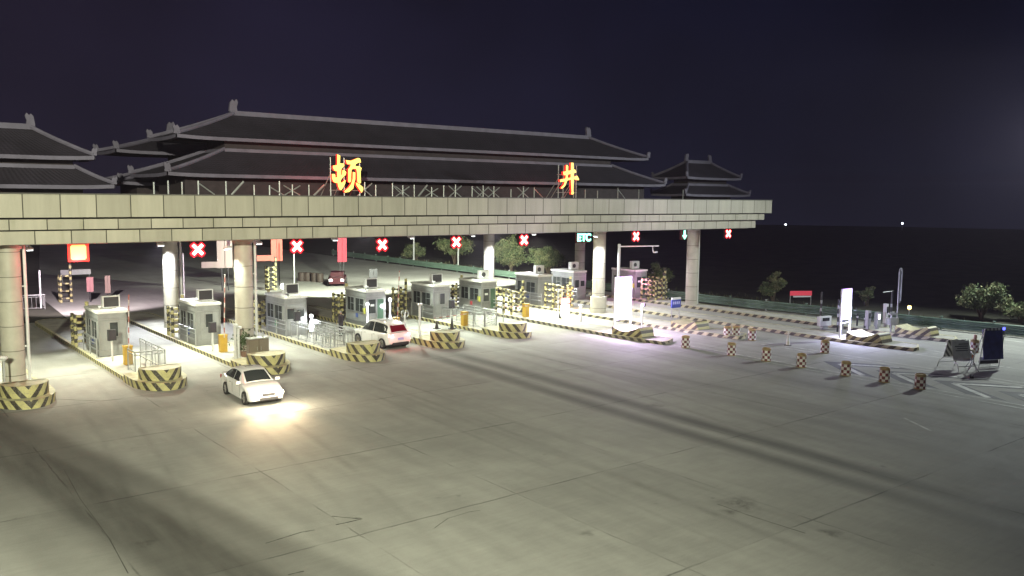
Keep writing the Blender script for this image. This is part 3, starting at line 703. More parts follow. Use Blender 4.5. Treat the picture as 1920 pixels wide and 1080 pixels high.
# ------------------------------------------------------------ toll booths
def booth(label, x, y, w=1.5, L=3.0, style='door', ac='dark', z=.21, h=2.6, acoff=0.):
    t = thing('toll_booth', label, 'toll booth', (x, y, z), 0, 'toll booths on the islands')
    mb = MB(); mb.box((w/2, L/2, h/2-.05), (w, L, h-.1)); mb.build('wall', booth_m, t)
    mb = MB(); mb.box((w/2, L/2, h-.02), (w+.16, L+.16, .16)); mb.build('roof', booth_roof, t)
    mb = MB()          # corner trims and skirting, proud of the wall
    for cx, cy in ((0, 0), (w, 0), (0, L), (w, L)): mb.box((cx, cy, h/2-.1), (.07, .07, h-.22))
    mb.box((w/2, -.012, .18), (w-.08, .03, .3)); mb.box((-.012, L/2, .18), (.03, L-.08, .3)); mb.box((-.012, L/2, 2.15), (.03, L-.08, .05)); mb.box((w/2, -.012, 2.15), (w-.08, .03, .05))
    mb.build('trim', steel, t)
    def win(face, a0, a1, z0, z1, m=glass, mull=True, rounded=False):
        mb = MB(); fr = MB(); f = .045
        if face == 'front':
            mb.box(((a0+a1)/2, -.012, (z0+z1)/2), (a1-a0, .02, z1-z0))
            for q in ((a0, (z0+z1)/2, f, z1-z0+f), (a1, (z0+z1)/2, f, z1-z0+f)): fr.box((q[0], -.03, q[1]), (q[2], .05, q[3]))
            for q in (z0, z1): fr.box(((a0+a1)/2, -.031, q), (a1-a0-f, .048, f))
            if mull: fr.box(((a0+a1)/2, -.026, (z0+z1)/2), (.03, .03, z1-z0-f))
        else:
            mb.box((-.012, (a0+a1)/2, (z0+z1)/2), (.02, a1-a0, z1-z0))
            for q in (a0, a1): fr.box((-.03, q, (z0+z1)/2), (.05, f, z1-z0+f))
            for q in (z0, z1): fr.box((-.031, (a0+a1)/2, q), (.048, a1-a0-f, f))
            if mull: fr.box((-.026, (a0+a1)/2, (z0+z1)/2), (.03, .03, z1-z0-f)); fr.box((-.027, a0+(a1-a0)*.3, (z0+z1)/2+.05), (.028, (a1-a0)*.55, .03))
        g_ = mb.build('window', m, t); fr.build('frame', steel, g_)
    win('side', L*.12, L*.52, 1.0, 2.0); win('side', L*.58, L*.92, 1.0, 2.0)
    if style in ('door', 'arch'):
        a = .36 if style == 'door' else .3
        mb = MB(); mb.box((w/2, -.014, 1.07), (w*.62, .02, 1.95)); d = mb.build('door', booth_m, t)
        mb = MB(); mb.box((w/2+.05, -.03, 1.55), (.48, .02, .85)); wn_ = mb.build('window', glass, d)
        mb = MB()
        for q in (-.24, .24): mb.box((w/2+.05+q, -.04, 1.55), (.05, .04, .9))
        for q in (-.43, .43): mb.box((w/2+.05, -.041, 1.55+q), (.44, .04, .05))
        mb.build('frame', steel, wn_)
        mb = MB(); mb.tube([(w*.24, -.03, 1.0), (w*.24, -.08, 1.0), (w*.24, -.08, 1.14), (w*.24, -.03, 1.14)], .015, 6); mb.build('handle', steel, d)
    elif style == 'glass':
        win('front', .12, w*.5, .95, 2.0, glass, False); win('front', w*.55, w-.12, .35, 2.0, grnglass, False)
        mb = MB(); mb.box((-.03, L*.1, 1.15), (.02, .34, .42)); mb.build('notice', mat('yellow_notice', (.62, .62, .10), .5), t)
        mb = MB(); mb.box((w*.3, -.04, 1.55), (.3, .02, .16)); mb.build('paper_notice', white_m, t)
    elif style == 'panel':
        win('front', .12, w*.45, 1.1, 1.85, glass, False); win('front', w*.55, w-.12, 1.2, 1.75, glass, False)
    # roof unit
    if ac:
        col = white_m if ac == 'white' else dark_m
        u = MB(); u.box((w*.62, L*.34+acoff, h+.46), (.95, .36, .70)); u.box((w*.62-.25, L*.34+acoff, h+.08), (.05, .4, .06)); u.box((w*.62+.25, L*.34+acoff, h+.08), (.05, .4, .06))
        A = u.build('air_conditioner', white_m, t)
        f = MB()
        if ac == 'white': f.lathe([(0, 0), (.2, 0), (.2, .02), (0, .02)], 18); fo = f.build('fan_grille', dark_m, A); fo.location = (w*.62-.1, L*.34+acoff-.185, h+.46); fo.rotation_euler = (R(90), 0, 0)
        else: f.box((w*.62, L*.34+acoff-.185, h+.46), (.82, .02, .58)); f.build('fan_grille', mat('dark_grille', (.02, .018, .02), .7), A)
    mb = MB(); mb.tube([(.1, .15, h), (.1, .15, h+.3)], .018, 6); mb.box((.1, .05, h+.32), (.1, .26, .09)); mb.build('camera', white_m, t)
    mb = MB(); mb.tube([(w+.02, .25, .1), (w+.02, .25, h-.15), (w+.02, L*.5, h-.12)], .018, 6); mb.build('cable', dark_m, t)
    k_ = sum(map(ord, label)) % 4
    mb = MB(); mb.box((-.036, L*.45, .72), (.012, .26+.05*k_, .30)); mb.build('notice', [mat('notice_white', (.6, .6, .56), .6), mat('notice_red', (.45, .06, .07), .6), mat('notice_blue', (.08, .12, .35), .6), mat('notice_green', (.1, .3, .16), .6)][k_], t)
    return t
ZB = [('toll booth with an arched chrome window on the leftmost booth island', 12.05, 53.4, 'arch', 'dark'),
      ('toll booth with a narrow door window, left of the tall front column', 17.75, 53.9, 'door', 'dark'),
      ('toll booth with square panes behind the long railing, glowing lamp at its corner', 23.8, 54.4, 'panel', 'dark'),
      ('toll booth with green glass and a yellow notice, behind the person', 30.2, 54.9, 'glass', 'dark'),
      ('toll booth with a pale door, right of the banded guard posts', 36.3, 55.5, 'door', 'dark'),
      ('toll booth with wide windows and a white fan unit, yellow notice on its side', 41.4, 56.2, 'glass', 'white'),
      ('toll booth with a framed side window left of the orange lit crash guard', 48.55, 57.6, 'none', 'white'),
      ('grey toll booth behind the drum footed column', 54.0, 59.0, 'panel', 'white'),
      ('toll booth lit pink by the bigger glowing panel', 60.0, 56.9, 'glass', 'white')]  # the pink light comes from the added booth_pink_fill lamps
for i, (lb, x_, y_, st, ac) in enumerate(ZB): booth(lb, x_, y_, 1.5, 3.1, st, ac)
def pipe_rail(lbl, x, y0, y1, z=.21):
    t = thing('booth_rail', lbl, 'guard rail', (x, y0, z), 0, 'steel pipe rails beside the booths')
    L = y1-y0; mb = MB()
    for zz_ in (.45, .8, 1.05): mb.tube([(0, 0, zz_), (0, L, zz_)], .04, 8)
    mb.build('rails', steel, t)
    for q in (0, L/2, L): mb = MB(); mb.tube([(0, q, 0), (0, q, 1.08)], .045, 8); mb.build('post', steel, t)
for k, (x_, y_) in enumerate(((11.85, 53.2), (17.6, 53.6), (23.65, 53.9), (36.2, 55.3), (42.6, 55.0), (48.45, 57.0), (53.9, 58.4))):
    pipe_rail(['three pipe steel rail along the side of the '+q for q in ('arched window booth', 'booth left of the tall front column', 'booth behind the long railing', 'pale door booth', 'white fan unit booth', 'booth left of the orange lit guard', 'grey booth behind the drum footed column')][k], x_, y_, y_+3.2)

# ------------------------------------------------------------ crash guards of banded pipes
def crash_guard(lbl, x, y, tall=2.75, rows=5, wd=.75, dep=.9, heads=((0, 1),), kind=0, z=.21):
    t = thing('crash_guard', lbl, 'crash guard', (x, y, z), 0, 'banded pipe crash guards before the booths')
    mb = MB(); mb.tube([(wd*.9, 0, 0), (wd*.9, 0, tall)], .11, 10); mb.build('tall_post', pipe_m, t, smooth=True)
    for a in (0, wd):
        for b in ((0, dep) if kind != 2 else (0, dep, dep*2)):
            if a == wd and b == 0: continue
            mb = MB(); mb.tube([(a, b, 0), (a, b, tall*.72)], .10, 10); mb.build('post', pipe_m, t, smooth=True)
    for k in range(rows):
        zz_ = .35+k*(tall*.72-.45)/(rows-1)
        mb = MB()
        if kind == 0: mb.tube([(0, dep, zz_), (0, .1, zz_), (.1, -.12, zz_), (wd*.55, -.16, zz_), (wd*.85, -.1, zz_)], .085, 10)
        else: mb.tube([(0, dep*(2 if kind == 2 else 1), zz_+.12), (0, .3, zz_+.12), (.06, -.1, zz_), (.35, -.3, zz_-.1), (wd, -.22, zz_-.08), (wd+.15, dep*.7, zz_)], .095, 10)
        mb.build('bent_pipe', pipe_m, t, smooth=True)
    return t
gl = 'black and yellow pipe crash guard '
crash_guard(gl+'left of the arched window booth', 11.75, 57.9)
crash_guard(gl+'right of the bright left rear column', 17.7, 58.4)
crash_guard(gl+'right behind the tall front column', 23.75, 58.6)
crash_guard(gl+'left of the green glass booth', 30.3, 59.4)
crash_guard(gl+'between the green glass booth and the pale door booth', 36.1, 60.3, rows=4, kind=0)
crash_guard(gl+'left of the white fan unit booth', 41.6, 60.6, rows=6, wd=1.0)
crash_guard(gl+'standing in front of the white fan unit booth', 42.9, 54.2, 2.7, 4, 1.3, 1.0, kind=2)
crash_guard(gl+'lit orange, left of the drum footed column', 48.7, 54.8, 2.7, 4, 1.2, 1.0, kind=2)
crash_guard(gl+'right of the pink lit booth', 60.1, 54.4, 2.5, 4, 1.2, .9, kind=2)
crash_guard(gl+'farthest right, near the guardrail', 62.0, 55.8, 2.9, 4, 1.0, .9, kind=2, z=0)

# ------------------------------------------------------------ railings
def railing(lbl, pts, h=1.05, gap=.22, z=.21, panel=False):
    t = thing('railing', lbl, 'railing', (pts[0][0], pts[0][1], z), 0, 'stainless railings on the islands')
    o = Vector(pts[0]); P = [Vector(p)-o for p in pts]; mb = MB(); bars = MB(); posts = []
    for a, b in zip(P, P[1:]):
        L = (b-a).length; d = (b-a)/L
        mb.tube([(*a, h), (*b, h)], .035, 8); mb.tube([(*a, h-.16), (*b, h-.16)], .022, 6); mb.tube([(*a, .12), (*b, .12)], .022, 6)
        k = max(1, round(L/1.25))
        for i in range(k+1):
            q = a+d*L*i/k
            if not any((q-r).length < .1 for r in posts): posts.append(q)
        if panel:
            for zz_ in (.25, .38, .51, .64, .77): bars.tube([(*(a+d*.1), zz_), (*(b-d*.1), zz_)], .014, 5)
        else:
            nb = int(L/gap)
            for i in range(1, nb): q = a+d*L*i/nb; bars.tube([(*q, .12), (*q, h-.16)], .014, 5)
    mb.build('rails', steel, t); bars.build('bars', steel, t)
    for q in posts: m_ = MB(); m_.tube([(*q, 0), (*q, h+.02)], .035, 8); m_.build('post', steel, t)
    return t
railing('short tall barred railing standing on the striped nose of the arched booth island', [(13.85, 51.8), (13.85, 47.2), (12.35, 47.2), (12.35, 48.6)], 1.15)
railing('long railing along the left kerb of the island beside the white hatchback', [(23.85, 53.6), (23.85, 47.9), (25.5, 47.9)])
railing('second long railing, on the hatchback side of the same island', [(24.6, 54.0), (24.6, 48.8), (25.6, 48.4), (25.6, 54.2)])
railing('panelled railing with horizontal bars behind the golden gate box', [(36.5, 54.6), (36.5, 49.2), (38.2, 49.2)], 1.1, panel=True)
railing('second panelled railing on the far kerb of the same island', [(37.3, 55.0), (37.3, 50.2), (38.35, 50.2), (38.35, 54.4)], 1.1, panel=True)

# ------------------------------------------------------------ boom gate boxes, fee displays, cabinets, posts
def gate(lbl, x, y, arm=None, lbl_arm=None, z=.21, boomlen=2.9, ang=0., armup=0.):
    t = thing('boom_gate', lbl, 'boom gate', (x, y, z), 0, 'golden boom gate boxes on the islands')
    mb = MB(); mb.box((0, 0, .5), (.42, .36, .98)); mb.build('cabinet', gold, t)
    mb = MB(); mb.box((0, 0, 1.02), (.46, .4, .07)); mb.build('cap', dark_m if arm is None else gold, t)
    if arm:
        mb = MB(); mb.tube([(0, -.24, .9), (boomlen*math.cos(armup)*arm, -.24+ang, .9+boomlen*math.sin(armup))], .03, 8); mb.build('boom', boom_m, t)
    mb = MB(); mb.box((0, -.19, .5), (.3, .015, .7)); mb.build('door', gold, t)
    return t
gate('golden gate box on the arched window booth island, beside the short railing', 12.75, 50.2, 1, armup=R(88), boomlen=3.0)
gate('golden gate box on the island of the tall front column, striped boom raised', 18.35, 51.0, 1, armup=R(88), boomlen=3.8)
gate('orange gate box behind the roof of the white hatchback, boom raised', 30.7, 51.7, 1, armup=R(87), boomlen=3.4)
gate('golden gate box at the panelled railing with its boom lowered to the left', 36.4, 51.5, -1, armup=R(-2), boomlen=2.8)
gate('golden gate box left of the white glowing lane display', 43.1, 52.6, -1, armup=R(2), boomlen=2.6)
def display(lbl, x, y, h=1.5, z=.21, wd=.42, ht=.62):
    t = thing('fee_display', lbl, 'display', (x, y, z), R(8), 'black fee displays on posts')
    mb = MB(); mb.box((0, 0, h), (wd, .22, ht)); mb.build('cabinet', dark_m, t)
    mb = MB(); mb.box((0, -.115, h), (wd-.08, .012, ht-.1)); mb.build('screen', mat('screen_dark', (.05, .045, .055), .25), t)
    mb = MB(); mb.tube([(0, .02, 0), (0, .02, h-ht/2)], .06, 8); mb.build('post', white_m, t)
for a in (('black fee display in front of the arched window booth', 12.3, 51.6, 1.5), ('black fee display left of the raised striped boom by the tall column', 17.95, 51.6, 1.45), ('small black fee display between pale door booth and panelled railing', 36.5, 53.3, 1.4), ('dark fee display in front of the lamp corner booth', 24.3, 53.6, 1.4)): display(*a)
t = thing('electric_cabinet', 'dark brown electric cabinet on the striped nose in front of the tall column', 'cabinet', (18.75, 47.6, .21), R(-4))
mb = MB(); mb.box((.45, .25, .62), (1.15, .5, 1.1)); mb.build('body', mat('brown_cabinet', (.16, .13, .10), .45, .2, noise=.2), t)
for q in (.16, .74): mb = MB(); mb.box((q, -.012, .62), (.5, .02, .96)); d_ = mb.build('door', mat('brown_door', (.20, .17, .13), .4, .2), t); mb = MB(); mb.box((q+(.18 if q < .4 else -.18), -.035, .62), (.03, .03, .2)); mb.build('handle', steel, d_)
mb = MB(); mb.box((.45, .25, 1.2), (1.22, .58, .06)); mb.tube([(.75, .25, 1.2), (.75, .25, 1.5)], .06, 8); mb.build('cap', galv, t)
t = thing('camera_post', 'stout white double post carrying small cameras left of the brown cabinet', 'camera post', (18.05, 48.2, .21))
mb = MB(); mb.tube([(0, 0, 0), (0, 0, 1.9)], .08, 10); mb.build('post', white_m, t); mb = MB(); mb.tube([(.2, 0, 0), (.2, 0, 1.75)], .07, 10); mb.build('post', white_m, t)
for q, zz_ in ((0, 2.0), (.22, 1.85)): mb = MB(); mb.box((q, -.1, zz_), (.16, .38, .14)); mb.build('camera', white_m, t)
leafy = mat('leaf_green', (.055, .085, .030), .7, noise=.4, nscale=6)
def leaf_mesh(mb, c, s, rng_, mi=0, k=1.):
    c = Vector(c); d = Vector((rng_.gauss(0, 1), rng_.gauss(0, 1), rng_.gauss(0, .6))).normalized(); u = d.orthogonal().normalized(); v = d.cross(u)
    a = rng_.uniform(0, 6.28); u, v = u*math.cos(a)+v*math.sin(a), v*math.cos(a)-u*math.sin(a)
    mb.face([c-u*s, c-v*s*.42*k, c+u*s, c+v*s*.42*k], None, mi)
t = thing('potted_plant', 'small bushy green plant by the foot of the tall front column', 'plant', (18.75, 48.75, .21))
mb = MB(); mb.lathe([(.0, 0), (.14, 0), (.18, .32), (.15, .32), (.0, .30)], 12); mb.build('pot', mat('pot', (.2, .12, .08), .8), t)
mb = MB(); mb.tube([(0, 0, .3), (.03, 0, 1.0)], .02, 5); mb.build('stem', mat('bark', (.10, .075, .05), .9, noise=.3), t)
rg = random.Random(5); mb = MB()
for i in range(260): a = rg.gauss(0, .28); leaf_mesh(mb, (a, rg.gauss(0, .28), 1.05+rg.gauss(0, .27)), .11, rg)
mb.build('foliage', leafy, t, merge=False)
def lamp_post(lbl, x, y, h, r, es, z=.21, power=60, color=(.9, .95, 1)):
    t = thing('strobe_lamp', lbl, 'lamp', (x, y, z), 0)
    mb = MB(); mb.lathe([(0, h-.14), (.06, h-.12), (.13, h), (.10, h+.12), (0, h+.16)], 14); mb.build('lamp_head', mat('lamp_white_%g' % es, (.8, .8, .8), .4, emit=color, es=es), t, smooth=True)
    mb = MB(); mb.lathe([(0, .25), (r, .25), (r*1.15, .55), (r*.5, 1.0), (.05, h-.13)], 14); mb.build('lit_body', mat('lamp_white_%g' % es, (.8, .8, .8), .4, emit=color, es=es), t, smooth=True)
    mb = MB(); mb.tube([(0, 0, 0), (0, 0, .26)], .05, 8); mb.build('post', galv, t)
    point('lamp_glow', (x, y-.35, z+h*.7), power, color, .15)
lamp_post('brilliant white lamp with a bell shaped body at the end of the long railing', 25.5, 54.0, 1.25, .16, 7, power=90)
lamp_post('white lamp post beside the green glass booth, left of the double ring', 31.9, 54.5, 1.9, .07, 6, power=50)
lamp_post('slim white lamp post at the left corner of the green glass booth', 30.0, 54.4, 1.7, .05, 4, power=20)
t = thing('ring_stand', 'two steel rings on a stand between the green glass booth and the hatchback', 'steel stand', (32.2, 53.2, .21))
for q in (0, .32):
    mb = MB(); mb.tube([(q+.13*math.cos(a*.524), 0, 1.0+.26*math.sin(a*.524)) for a in range(13)], .03, 6); mb.build('ring', steel, t)
mb = MB(); mb.tube([(.16, 0, 0), (.16, 0, 1.1)], .06, 8); mb.build('post', white_m, t)
def pole(name, lbl, cat, x, y, h, r=.06, head=None, z=0., m=None, group=None):
    t = thing(name, lbl, cat, (x, y, z), 0, group)
    mb = MB(); mb.tube([(0, 0, 0), (0, 0, h)], r, 10); mb.build('shaft', m or white_m, t, smooth=True)
    mb = MB(); mb.lathe([(0, 0), (r*2, 0), (r*2, .04), (0, .04)], 12); mb.build('base_plate', galv, t)
    if head: head(t, h)
    return t
def capdisc(t, h): mb = MB(); mb.lathe([(0, h-.1), (.08, h-.1), (.2, h+.02), (.2, h+.1), (0, h+.1)], 14); mb.build('cap', white_m, t)
pole('bollard_pole', 'white pole with a flared top standing before the cone carrying bumper', 'pole', 30.45, 48.2, 2.3, .075, capdisc, .21)
pole('bollard_pole', 'slim pole with a mushroom cap on the leftmost striped nose', 'pole', 6.35, 47.0, 1.5, .045, capdisc, .21, m=galv)
pole('bollard_pole', 'thick pale pole with a low rail, right of the white glowing display', 'pole', 45.3, 48.6, 1.35, .09, capdisc, .0)
def camhead(t, h): mb = MB(); mb.box((0, -.1, h), (.14, .3, .2)); mb.build('camera', dark_m, t)
pole('gate_camera_pole', 'slim camera pole on the ramp of the bigger glowing panel', 'camera pole', 44.6, 41.6, 1.6, .05, camhead, .6)
# bottle-like vertical bars by the person
for k in range(9):
    pass
# glowing lane display
t = thing('lane_display', 'white glowing lane display on thin legs in front of the orange lit guard', 'display', (43.6, 49.2, .21), R(-5))
mb = MB(); mb.box((.55, 0, .8), (.75, .12, .85)); mb.build('lit_panel', mat('lit_soft', (.8, .8, .8), .5, emit=(1, .97, .97), es=2.6), t)
mb = MB(); mb.box((.55, .02, 1.55), (.8, .14, .42)); mb.build('red_display', mat('red_disp', (.6, .2, .18), .5, emit=(1, .30, .26), es=1.6), t)
for q in (0, .38): mb = MB(); mb.tube([(q-.1, .05, 0), (q-.1, .05, 2.4)], .04, 6); mb.build('post', white_m, t)
mb = MB(); mb.box((-.02, .05, 2.42), (.6, .3, .05)); mb.build('hood', booth_roof, t)
point('display_glow', (44.2, 48.6, 1.2), 160, (1, .85, .85), .3)
point('booth_pink_fill', (59.5, 55.9, 1.9), 150, (1, .40, .85), .2)  # pink lamps added by the booth to stand in for lens flare
point('booth_pink_fill', (57.9, 57.5, 1.6), 60, (1, .40, .85), .2)
point('display_glow', (49.3, 54.0, 1.4), 90, (1, .42, .12), .2)

# ------------------------------------------------------------ big glowing panels on ramps
def big_panel(lbl, x, y, z0, wd, z1, col, es, power, lpos, rz=0., gcol=(.6, .55, 1)):
    t = thing('light_box_sign', lbl, 'lit sign', (x, y, .22), rz, 'glowing light box signs on legs')
    mb = MB(); mb.box((0, 0, (z0+z1)/2), (wd, .16, z1-z0)); mb.build('cabinet', mat('violet_halo_cabinet', (.5, .4, .6), .5, emit=(.62, .30, 1), es=1.5), t)  # violet emission on the cabinet paints in the halo round the face
    mb = MB(); k = 8; hw = wd/2-.14; r = .2; P = []
    for cx, cz, a0 in ((hw-r, z1-.14-r, 0), (-hw+r, z1-.14-r, 90), (-hw+r, z0+.5+r, 180), (hw-r, z0+.5+r, 270)):
        for i in range(5): a = R(a0+i*22.5); P.append((cx+r*math.cos(a), -.085, cz+r*math.sin(a)))
    mb.face(P); mb.build('lit_face', mat('lit_face_%d' % x, (.8, .8, .8), .5, emit=col, es=es), t)
    mb = MB()
    for i in range(3): mb.box((0, -.084, z0+.1+i*.14), (wd*.72, .01, .055))
    mb.build('text_lines', mat('cyan_line', (.2, .5, .45), .5, emit=(.35, .95, .85), es=1.3), t)
    for q in (-wd/2-.05, wd/2+.05): mb = MB(); mb.box((q, .0, z1/2-.1), (.09, .1, z1+.2)); mb.build('leg', white_m, t)
    mb = MB(); mb.tube([(-wd/2, .0, z0-.25), (wd/2, 0, z0-.25)], .03, 6); mb.tube([(-wd/2, .05, .1), (wd/2, .05, .1)], .04, 6); mb.build('crossbar', white_m, t)
    point('panel_glow', (x+lpos[0], y+lpos[1], z1*.6), power, gcol, .4)
    return t
big_panel('bigger and brighter glowing light box, violet white, on the brown striped ramp', 44.3, 43.2, 1.05, 1.5, 3.85, (.90, .80, 1), 9, 2600, (0, -.9), gcol=(.80, .60, 1))
big_panel('narrower glowing light box with blue glow on white legs, far right island', 54.85, 32.2, 1.25, 1.05, 3.35, (.80, .84, 1), 9, 1000, (0, -.8), gcol=(.62, .62, 1))

# small blue sign on island
t = thing('blue_sign', 'small blue sign on two thin legs standing on a cream striped ramp', 'sign', (49.3, 42.6, .22), 0)
mb = MB(); mb.box((0, 0, 1.65), (1.0, .08, .62)); mb.build('panel', mat('sign_blue', (.04, .06, .32), .4), t)
mb = MB(); mb.box((0, -.01, 2.03), (.98, .09, .16)); mb.build('header', white_m, t)
mb = MB()
for q in (-.3, -.1, .1, .3): mb.box((q, -.045, 1.7), (.12, .01, .2))
mb.build('marking', mat('sign_mark', (.45, .47, .8), .5), t)
for q in (-.42, .42): mb = MB(); mb.tube([(q, .03, 0), (q, .03, 1.4)], .035, 6); mb.build('leg', steel, t)

# ------------------------------------------------------------ cars
paint_wh = mat('car_paint_white', (.72, .72, .71), .25, spec=.6)
chrome = mat('chrome', (.6, .6, .6), .2, .9)
def car(name, label, x, y, rz, suv=False, head=False, tail=False):
    """car along +Y (nose at +Y) before rotation"""
    t = thing(name, label, 'car', (x, y, 0), rz)
    if suv:   # (y, half width, z bottom, z belt/top edge of lower body)
        S = [(-2.18, .66, .50, .90), (-2.12, .82, .36, 1.00), (-1.95, .90, .30, 1.03), (-1.5, .92, .26, 1.02), (-.8, .925, .24, 1.00), (0, .925, .24, .98), (.7, .925, .24, .97), (1.0, .92, .25, .97), (1.45, .90, .28, .95), (1.85, .86, .30, .88), (2.08, .76, .36, .78), (2.18, .55, .44, .66)]
        roof = [(-2.06, 1.04, .70), (-1.72, 1.52, .60), (-1.30, 1.62, .615), (-.6, 1.665, .63), (.1, 1.65, .63), (.42, 1.58, .62), (1.08, .99, .72)]
        wy = (-1.36, 1.33); wr = .34
    else:
        S = [(-2.32, .60, .50, .86), (-2.25, .80, .34, .98), (-2.0, .88, .26, 1.00), (-1.4, .90, .22, .96), (-.8, .905, .20, .93), (0, .905, .20, .91), (.7, .905, .20, .90), (1.05, .90, .21, .91), (1.5, .89, .24, .85), (1.95, .85, .24, .76), (2.2, .74, .28, .67), (2.32, .52, .34, .58)]
        roof = [(-1.78, 1.00, .70), (-1.15, 1.36, .58), (-.7, 1.44, .58), (-.2, 1.455, .585), (.25, 1.40, .58), (1.08, .94, .71)]
        wy = (-1.38, 1.38); wr = .32
    # lower body: rings of 9 points (half), arches cut by raising the lower edge near the wheels
    ys = []
    for a, b in zip(S, S[1:]):
        k = max(1, round((b[0]-a[0])/.09))
        for i in range(k): f = i/k; ys.append(tuple(a[j]+(b[j]-a[j])*f for j in range(4)))
    ys.append(S[-1])
    def ring(q):
        yy, hw, zb, zt = q; zl = zb
        for wy_ in wy:
            d = abs(yy-wy_); ra = wr+.06
            if d < ra: zl = max(zl, wr+math.sqrt(ra*ra-d*d))
        zl = min(zl, zt-.12); H = zt-zl
        hood = .03 if abs(yy) > 1.1 else 0
        return [(0, zb), (hw*.8, zb), (hw*.96, zl), (hw, zl+H*.3), (hw*.995, zl+H*.62), (hw*.955, zl+H*.9), (hw*.90, zt), (hw*.5, zt+.035), (0, zt+.045)]
    mb = MB(); Rg = [ring(q) for q in ys]
    for i in range(len(ys)-1):
        for sgn in (-1, 1):
            for j in range(8):
                p = [Rg[i][j], Rg[i][j+1], Rg[i+1][j+1], Rg[i+1][j]]; yy = [ys[i][0], ys[i][0], ys[i+1][0], ys[i+1][0]]
                pts = [(sgn*a[0], yv, a[1]) for a, yv in zip(p, yy)]
                mb.face(pts if sgn > 0 else pts[::-1])
    for i, rv in ((0, 1), (len(ys)-1, 0)):
        pts = [(a[0], ys[i][0], a[1]) for a in Rg[i]]+[(-a[0], ys[i][0], a[1]) for a in Rg[i][-2:0:-1]]
        mb.face(pts[::-1] if rv else pts)
    # roof shell: pillars and roof in body colour; glass set 6 mm proud
    def rp(i, s, c):   # i roof station; c 0 belt..1 roof edge
        yv, z, hw = roof[i]; return (s*hw, yv, z)
    zbelt = .955 if not suv else 1.0
    def lo(yv, s):
        return (s*.83, yv, zbelt-.02)
    n = len(roof)
    for i in range(n-1):
        a, b = roof[i], roof[i+1]
        for s in (-1, 1):
            q = [(s*a[2], a[0], a[1]), (s*a[2]*.6, a[0], a[1]+.03), (0, a[0], a[1]+.04), (0, b[0], b[1]+.04), (s*b[2]*.6, b[0], b[1]+.03), (s*b[2], b[0], b[1])]
            f1 = [q[0], q[1], q[4], q[5]]; f2 = [q[1], q[2], q[3], q[4]]
            for f in (f1, f2): mb.face(f if s > 0 else f[::-1])
            f3 = [lo(a[0], s), (s*a[2], a[0], a[1]), (s*b[2], b[0], b[1]), lo(b[0], s)]; mb.face(f3 if s < 0 else f3[::-1])
    mb.build('body', paint_wh, t, smooth=True)
    def glass_quad(nm, i0, i1, top, mtl, t0=.08, t1=.92, side=.88):
        a, b = roof[i0], roof[i1]; mb = MB()
        def P(s, f):
            yv = a[0]+(b[0]-a[0])*f; z = a[1]+(b[1]-a[1])*f; hw = a[2]+(b[2]-a[2])*f
            nv = Vector((0, -(b[1]-a[1]), (b[0]-a[0]))).normalized()*.012
            ys_ = [(s_*hw*side, z+.002) for s_ in (s,)]
            return Vector((s*hw*side, yv, z+.035*(1-abs(s)**2)))+nv
        k = 6
        for j in range(k):
            s0, s1 = -1+2*j/k, -1+2*(j+1)/k
            mb.face([P(s0, t0), P(s1, t0), P(s1, t1), P(s0, t1)])
        return mb.build(nm, mtl, t, smooth=True)
    glass_quad('windshield', n-2, n-1, True, glass)
    glass_quad('rear_window', 0, 1, True, mat('red_glow_glass', (.07, .005, .01), .2, emit=(.5, .01, .03), es=.12) if tail else glass)  # red light on the rear glass is put in as tint and emission
    if not suv: glass_quad('sunroof', 2, 3, True, glass, -.1, .9, .62)
    # side windows
    for s in (-1, 1):
        segs = [(0, -.04, 1)] 
        top = [(yv, z-.07, hw+.0) for yv, z, hw in roof]
        y0, y1 = roof[0][0]+.22, roof[-1][0]-.16
        def topz(yv):
            for a, b in zip(roof, roof[1:]):
                if a[0] <= yv <= b[0]: f = (yv-a[0])/(b[0]-a[0]); return a[1]+(b[1]-a[1])*f, a[2]+(b[2]-a[2])*f
        mid = -.25 if not suv else -.35
        for (p, q) in ((y0, mid-.03), (mid+.03, y1)):
            mb = MB(); k = 8
            for i in range(k):
                ya, yb = p+(q-p)*i/k, p+(q-p)*(i+1)/k; F = []
                for yv, hi in ((ya, 0), (yb, 0), (yb, 1), (ya, 1)):
                    z, hw = topz(yv); z -= .06
                    zl = zbelt+.02
                    zt_ = max(zl+.005, z)
                    def xat(zq): f = (zq-(zbelt-.02))/max(.05, (z+.06-(zbelt-.02))); return (.83+(hw-.83)*f)+.012
                    zq = zt_ if hi else zl
                    F.append((s*xat(zq), yv, zq))
                mb.face(F if s > 0 else F[::-1])
            mb.build('side_window', glass, t)
        mb = MB(); mb.box((s*.98, .86, zbelt+.03), (.2, .12, .13)); mb.build('mirror', paint_wh, t)
        for hy in (-.55, .45): mb = MB(); mb.box((s*(.925 if suv else .905), hy, .86 if suv else .80), (.03, .18, .03)); mb.build('door_handle', chrome, t)
        mb = MB()
        for hy in (mid, y1-.1, -1.05): mb.box((s*.903 if not suv else s*.924, hy, .6), (.012, .012, .5))
        mb.build('door_gap', dark_m, t)
        for wyy in wy:
            T = MB(); T.lathe([(0, -.1), (wr*.66, -.1), (wr, -.1), (wr, .1), (wr*.66, .1), (wr*.62, .07), (0, .07)], 24)
            tw = T.build('wheel', black_r, t, smooth=True); tw.location = (s*.80, wyy, wr); tw.rotation_euler = (0, R(90)*s, 0)
            T = MB(); T.lathe([(0, .075), (wr*.2, .095), (wr*.62, .085), (wr*.66, .075)], 24)
            for a in range(5): T.box((math.cos(a*1.2566)*wr*.35, math.sin(a*1.2566)*wr*.35, .09), (wr*.6, .06, .02), rz=a*1.2566)
            T.build('rim', chrome, tw)
    # underside
    mb = MB(); mb.box((0, 0, .24), (1.5, 4.0, .12)); mb.build('underbody', dark_m, t)
